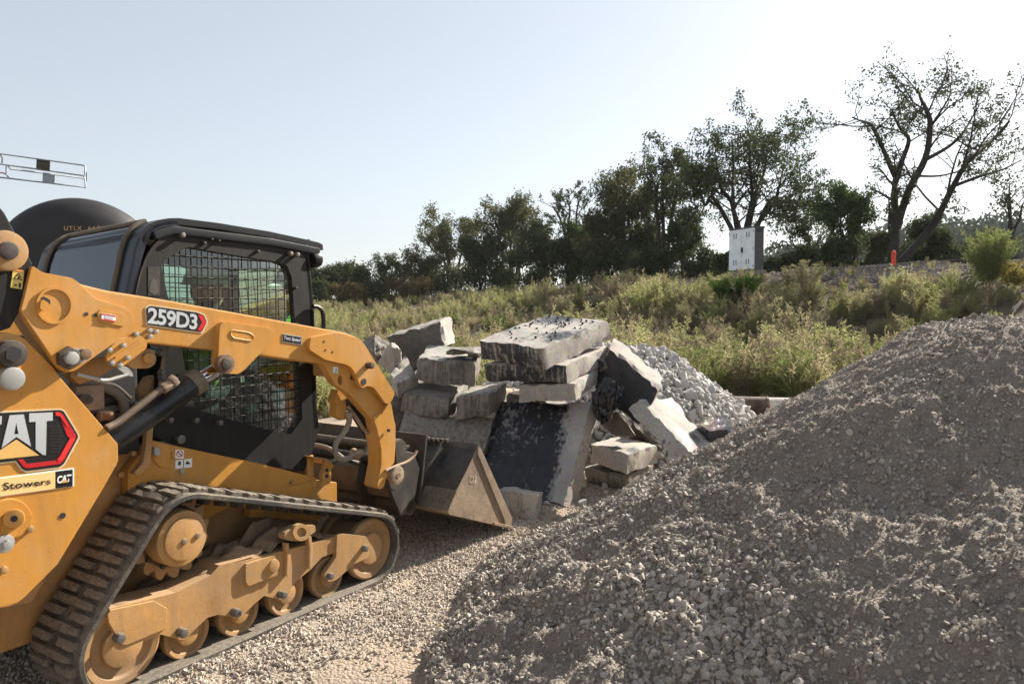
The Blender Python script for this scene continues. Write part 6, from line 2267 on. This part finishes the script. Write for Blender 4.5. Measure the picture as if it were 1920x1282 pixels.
def weed_plant(seed, h=1., stems=9, leaves=75, spread=.32, leaf=.10, width=.006, lmat=WEED_LIME, smat=WEED_BROWN, bare=.3, up=.7):
    """a feathery weed: thin brown stems, fine leaves rising from them"""
    g_ = np.random.default_rng(seed)
    S_, Lf = [], []
    for i in range(stems):
        a = g_.uniform(0, 6.28)
        rr_ = spread * g_.random() ** .6
        hh = h * g_.uniform(.6, 1.05)
        p0 = np.array([math.cos(a) * rr_ * .25, math.sin(a) * rr_ * .25, 0])
        p2 = np.array([math.cos(a) * rr_, math.sin(a) * rr_, hh])
        p1 = (p0 + p2) / 2 + g_.normal(0, .04, 3) - np.array([math.cos(a), math.sin(a), 0]) * rr_ * .2
        S_.append((p0, p1))
        S_.append((p1, p2))
        t = bare + (1 - bare) * g_.random(leaves) ** .8
        c = (1 - t)[:, None] ** 2 * p0 + (2 * t * (1 - t))[:, None] * p1 + (t ** 2)[:, None] * p2
        th = g_.uniform(0, 6.28, leaves)
        reach = leaf * (1.15 - .6 * t) * g_.uniform(.6, 1.4, leaves)
        tip_ = c + np.stack([np.cos(th) * reach, np.sin(th) * reach, reach * g_.uniform(.2, 1.3, leaves) * up], 1)
        # side sprigs: three small leaves along each
        for k in range(3):
            b_ = c + (tip_ - c) * (k * .3)
            e_ = b_ + (tip_ - c) * .38 + g_.normal(0, .25, (leaves, 3)) * reach[:, None]
            Lf.append(blades(g_, b_, e_, width, .05))
    A_, B_ = np.array([s[0] for s in S_]), np.array([s[1] for s in S_])
    sq = blades(g_, A_, B_, .006)
    lq = np.concatenate(Lf)
    me = quads_mesh('weed', np.concatenate([sq, lq]))
    me.materials.append(smat)
    me.materials.append(lmat)
    me.polygons.foreach_set('material_index', np.array([0] * len(sq) + [1] * len(lq), dtype=np.int32))
    return me


def grass_tuft(seed, h=.6, n=150, spread=.35, width=.006, mat_=WEED_STRAW, droop=.35):
    g_ = np.random.default_rng(seed)
    a = g_.uniform(0, 6.28, n)
    r0 = .10 * g_.random(n)
    L_ = h * g_.uniform(.5, 1.1, n)
    lean = spread * g_.random(n)
    b = np.stack([np.cos(a) * r0, np.sin(a) * r0, np.zeros(n)], 1)
    m = b + np.stack([np.cos(a) * lean * .4, np.sin(a) * lean * .4, L_ * .7], 1)
    t = m + np.stack([np.cos(a) * lean * .8, np.sin(a) * lean * .8, L_ * (.45 - droop * g_.random(n))], 1)
    me = quads_mesh('grass_tuft', np.concatenate([blades(g_, b, m, width), blades(g_, m, t, width * .7)]))
    me.materials.append(mat_)
    return me


PR = [weed_plant(1, 1.0, 10, 60, .34, .11, .007, WEED_LIME), weed_plant(2, .9, 11, 60, .38, .10, .007, WEED_LIME), weed_plant(3, 1.1, 9, 60, .30, .12, .007, WEED_OLIVE),
      weed_plant(4, .8, 10, 55, .36, .09, .007, WEED_OLIVE), weed_plant(5, .9, 10, 45, .34, .09, .006, WEED_BROWN), weed_plant(6, .7, 11, 45, .36, .08, .006, WEED_BROWN),
      grass_tuft(7, .6, 170, .4), grass_tuft(8, .5, 150, .4, .007, WEED_OLIVE), grass_tuft(9, .7, 190, .45, .007, WEED_GREEN), weed_plant(10, .95, 10, 60, .34, .10, .007, WEED_GREEN)]
PR += [weed_plant(11, 1.15, 5, 16, .22, .07, .008, WEED_STRAW, WEED_BROWN, .62, 1.2), weed_plant(12, .55, 14, 20, .4, .11, .022, WEED_OLIVE, WEED_BROWN, .1, .5), weed_plant(13, 1.1, 7, 22, .3, .10, .007, WEED_BROWN, WEED_BROWN, .4, 1.)]
WEEDS = proto_col('weed', PR)
g_ = np.random.default_rng(21)
# ballast stones along the railway
NBL = 36000
bi = g_.integers(4, 46, NBL)
bf = g_.random(NBL)
rla = np.array([tuple(p) for p in rl])
bi = np.minimum(bi, len(rla) - 2)
pb_ = rla[bi] + (rla[bi + 1] - rla[bi]) * bf[:, None]
tb_ = rla[bi + 1] - rla[bi]
tb_ /= np.linalg.norm(tb_[:, :2], axis=1, keepdims=True)
ob_ = g_.uniform(-2.2, 6.6, NBL)
bx, by = pb_[:, 0] - tb_[:, 1] * ob_, pb_[:, 1] + tb_[:, 0] * ob_
kb = (by < 52) & (by > 15)
bx, by = bx[kb], by[kb]
bs_ = .022 + .045 * g_.random(len(bx)) ** 1.5
BALLAST = stone_mat('grey_brown_ballast', [(.16, .145, .135), (.25, .22, .20), (.33, .30, .28), (.20, .16, .13), (.28, .20, .15)])
scatter('ballast', np.stack([bx, by, near_ground(bx, by) + bs_ * .4], 1), g_.uniform(0, 6.28, (len(bx), 3)), bs_[:, None] * g_.uniform(.8, 1.2, (len(bx), 3)), g_.integers(0, 4, len(bx)), proto_col('ballast_stone', [stone_mesh('ballast_stone_shape', 160 + i, 1, BALLAST, .8, 1.) for i in range(4)]))

N = 34000
wy = 10.6 + 60 * g_.random(N) ** 1.6
wx = (g_.random(N) * 2.1 - .98) * wy * .71 + .0
gzv = ground_z(wx, wy)
toe = np.where(wx < 2.0, 11.2 - .2 * np.abs(wx), 12.0)
keep = (wy > toe + 1.6 * np.maximum(0, heights_noise(wx, wy, .55, 2, 31.) + .1) + .3) & (np.hypot(wx - RC.x, wy - RC.y) > 2.35)
dens = .62 + 1.1 * heights_noise(wx, wy, .35, 3, 32.)
dens = np.where(gzv > 2.3, dens * .45, dens)                # the ballast shoulder is barer
dens = np.where(wy < 20, dens * np.clip(.75 + 2.2 * heights_noise(wx, wy, .8, 2, 36.), .12, 1.3), dens)
dens *= np.interp(wy, [11, 20, 40, 70], [1., .85, .6, .35])
pathy = np.exp(-((wy - (42 + .2 * wx)) / 1.8) ** 2) * (wx < -3)
keep &= g_.random(N) < np.clip(dens - pathy, .05, 1)
for (px_, py_) in ((cn.x, cn.y), (mp_.x, mp_.y)):
    keep &= np.hypot(wx - px_, wy - py_) > .9
for q in ((1378, 575), (1852, 548), (1902, 552), (1790, 578), (1510, 565)):
    p = at_sight(*q)
    keep &= np.hypot(wx - p.x, wy - p.y) > .5
    keep &= (q[0] != 1378) | ~((np.abs(wx - p.x * wy / p.y) < .7) & (wy < p.y) & (wy > p.y - 2.2) & (g_.random(N) < .6))
# nothing grows on the track itself
rla = np.array([tuple(p) for p in rl])
dmin = np.min(np.hypot(wx[:, None] - rla[None, :, 0], wy[:, None] - rla[None, :, 1]), axis=1)
keep &= dmin > 1.9
keep &= (dmin > 6.5) | (g_.random(N) < .35)
wx, wy, gzv, dmin = wx[keep], wy[keep], gzv[keep], dmin[keep]
patch = heights_noise(wx, wy, .28, 3, 33.)
mix = g_.random(len(wx)) * .75 + patch * .9 + .1
pick = np.select([mix < .03, mix < .12, mix < .20, mix < .30, mix < .42, mix < .55, mix < .68, mix < .80, mix < .9], [9, 4, 5, 6, 3, 2, 0, 1, 7], 0)
pick = np.where(g_.random(len(wx)) < .04, 8, pick)
odd = g_.random(len(wx))
pick = np.select([odd < .11, odd < .16, odd < .25, odd < .34], [10, 11, 12, 6], pick)
ss = g_.uniform(.45, 1.15, len(wx)) * np.interp(wy, [11, 13, 16], [.68, .8, 1]) * (1 + .6 * heights_noise(wx, wy, .45, 2, 34.)) * np.interp(dmin, [2, 5.5, 9], [.28, .42, 1]) * np.interp(wx, [-12, -2, 3], [.62, .75, 1.])
zg = near_ground(wx, wy)
wd = scatter('weeds', np.stack([wx, wy, zg - .03], 1), np.stack([g_.normal(0, .08, len(wx)), g_.normal(0, .08, len(wx)), g_.uniform(0, 6.28, len(wx))], 1), np.stack([ss * 1.1, ss * 1.1, ss], 1), pick, WEEDS)

DEEP_GREEN = leaf_mat('deep_green_fine_leaf', [(.045, .085, .015), (.065, .115, .022), (.09, .15, .03)], .35)
# single plants that stand out on the bank
def lone(name, label, px, py, d, me, s, cat='bush', group='plants that stand out on the bank'):
    p = at_sight(px, py)
    p.z = float(near_ground(np.array(p.x), np.array(p.y))) - .05
    o = link(name, me, None)
    o.location = p
    o.scale = s
    o.rotation_euler = (0, 0, random.uniform(0, 6))
    return tag(o, label, cat, group)


lone('green_bush', 'rounded dark green fine leaved bush on the bank below the cabinet', 1378, 575, 22, weed_plant(51, 1., 60, 70, .95, .2, .009, DEEP_GREEN, DEEP_GREEN, .12), (1.0, 1.0, .95))
lone('tall_weed_bush', 'tall feathery yellow green bush at the right edge of the bank', 1852, 548, 17.5, weed_plant(52, 1.15, 44, 70, .6, .2, .006, WEED_GREEN, WEED_BROWN, .25), (1.15, 1.15, 1.35))
lone('yellow_leaved_plant', 'low yellow leaved plant in front of the tall feathery bush', 1902, 552, 16.0, weed_plant(53, .8, 16, 28, .5, .16, .022, LEAF_YELLOW, WEED_BROWN, .2), (.9, .9, .9))
lone('yellow_leaved_plant', 'small yellow green sprig just above the crest of the gravel heap', 1722, 615, 9.8, weed_plant(54, .7, 6, 26, .2, .13, .018, LEAF_YELLOW, WEED_BROWN, .2), (.8, .8, 1.05))
lone('grass_clump', 'green arching grass clump left of the tall feathery bush', 1790, 575, 15.5, grass_tuft(55, .7, 420, .6, .007, WEED_GREEN), (1.2, 1.2, 1.1))
lone('dry_weed', 'pale dry seed headed weed in the middle of the bank', 1510, 560, 20, weed_plant(56, 1.1, 22, 60, .5, .13, .006, WEED_OLIVE, WEED_BROWN, .25), (1., 1., 1.))
lone('leafy_weed', 'lime green leafy weed behind the back left standing slab', 735, 640, 11.8, weed_plant(57, .8, 12, 40, .45, .12, .016, WEED_LIME, WEED_BROWN, .2), (.7, .7, .75))

# ------------------------------------------------------------------ the hazy air
bm = bmesh.new()
bm_box(bm, Vector((0, 670, 6.4)), (1500, 1560, 16.4))
hz = obj('haze', bm, None)
hz['kind'] = 'stuff'
hm = bpy.data.materials.new('thin_haze')
hm.use_nodes = True
ht = hm.node_tree
ht.nodes.clear()
vo_ = ht.nodes.new('ShaderNodeVolumePrincipled')
vo_.inputs['Density'].default_value = .0002
vo_.inputs['Color'].default_value = (.92, .95, 1, 1)
vo_.inputs['Anisotropy'].default_value = .2
ht.links.new(vo_.outputs[0], ht.nodes.new('ShaderNodeOutputMaterial').inputs['Volume'])
hz.data.materials.clear()
hz.data.materials.append(hm)
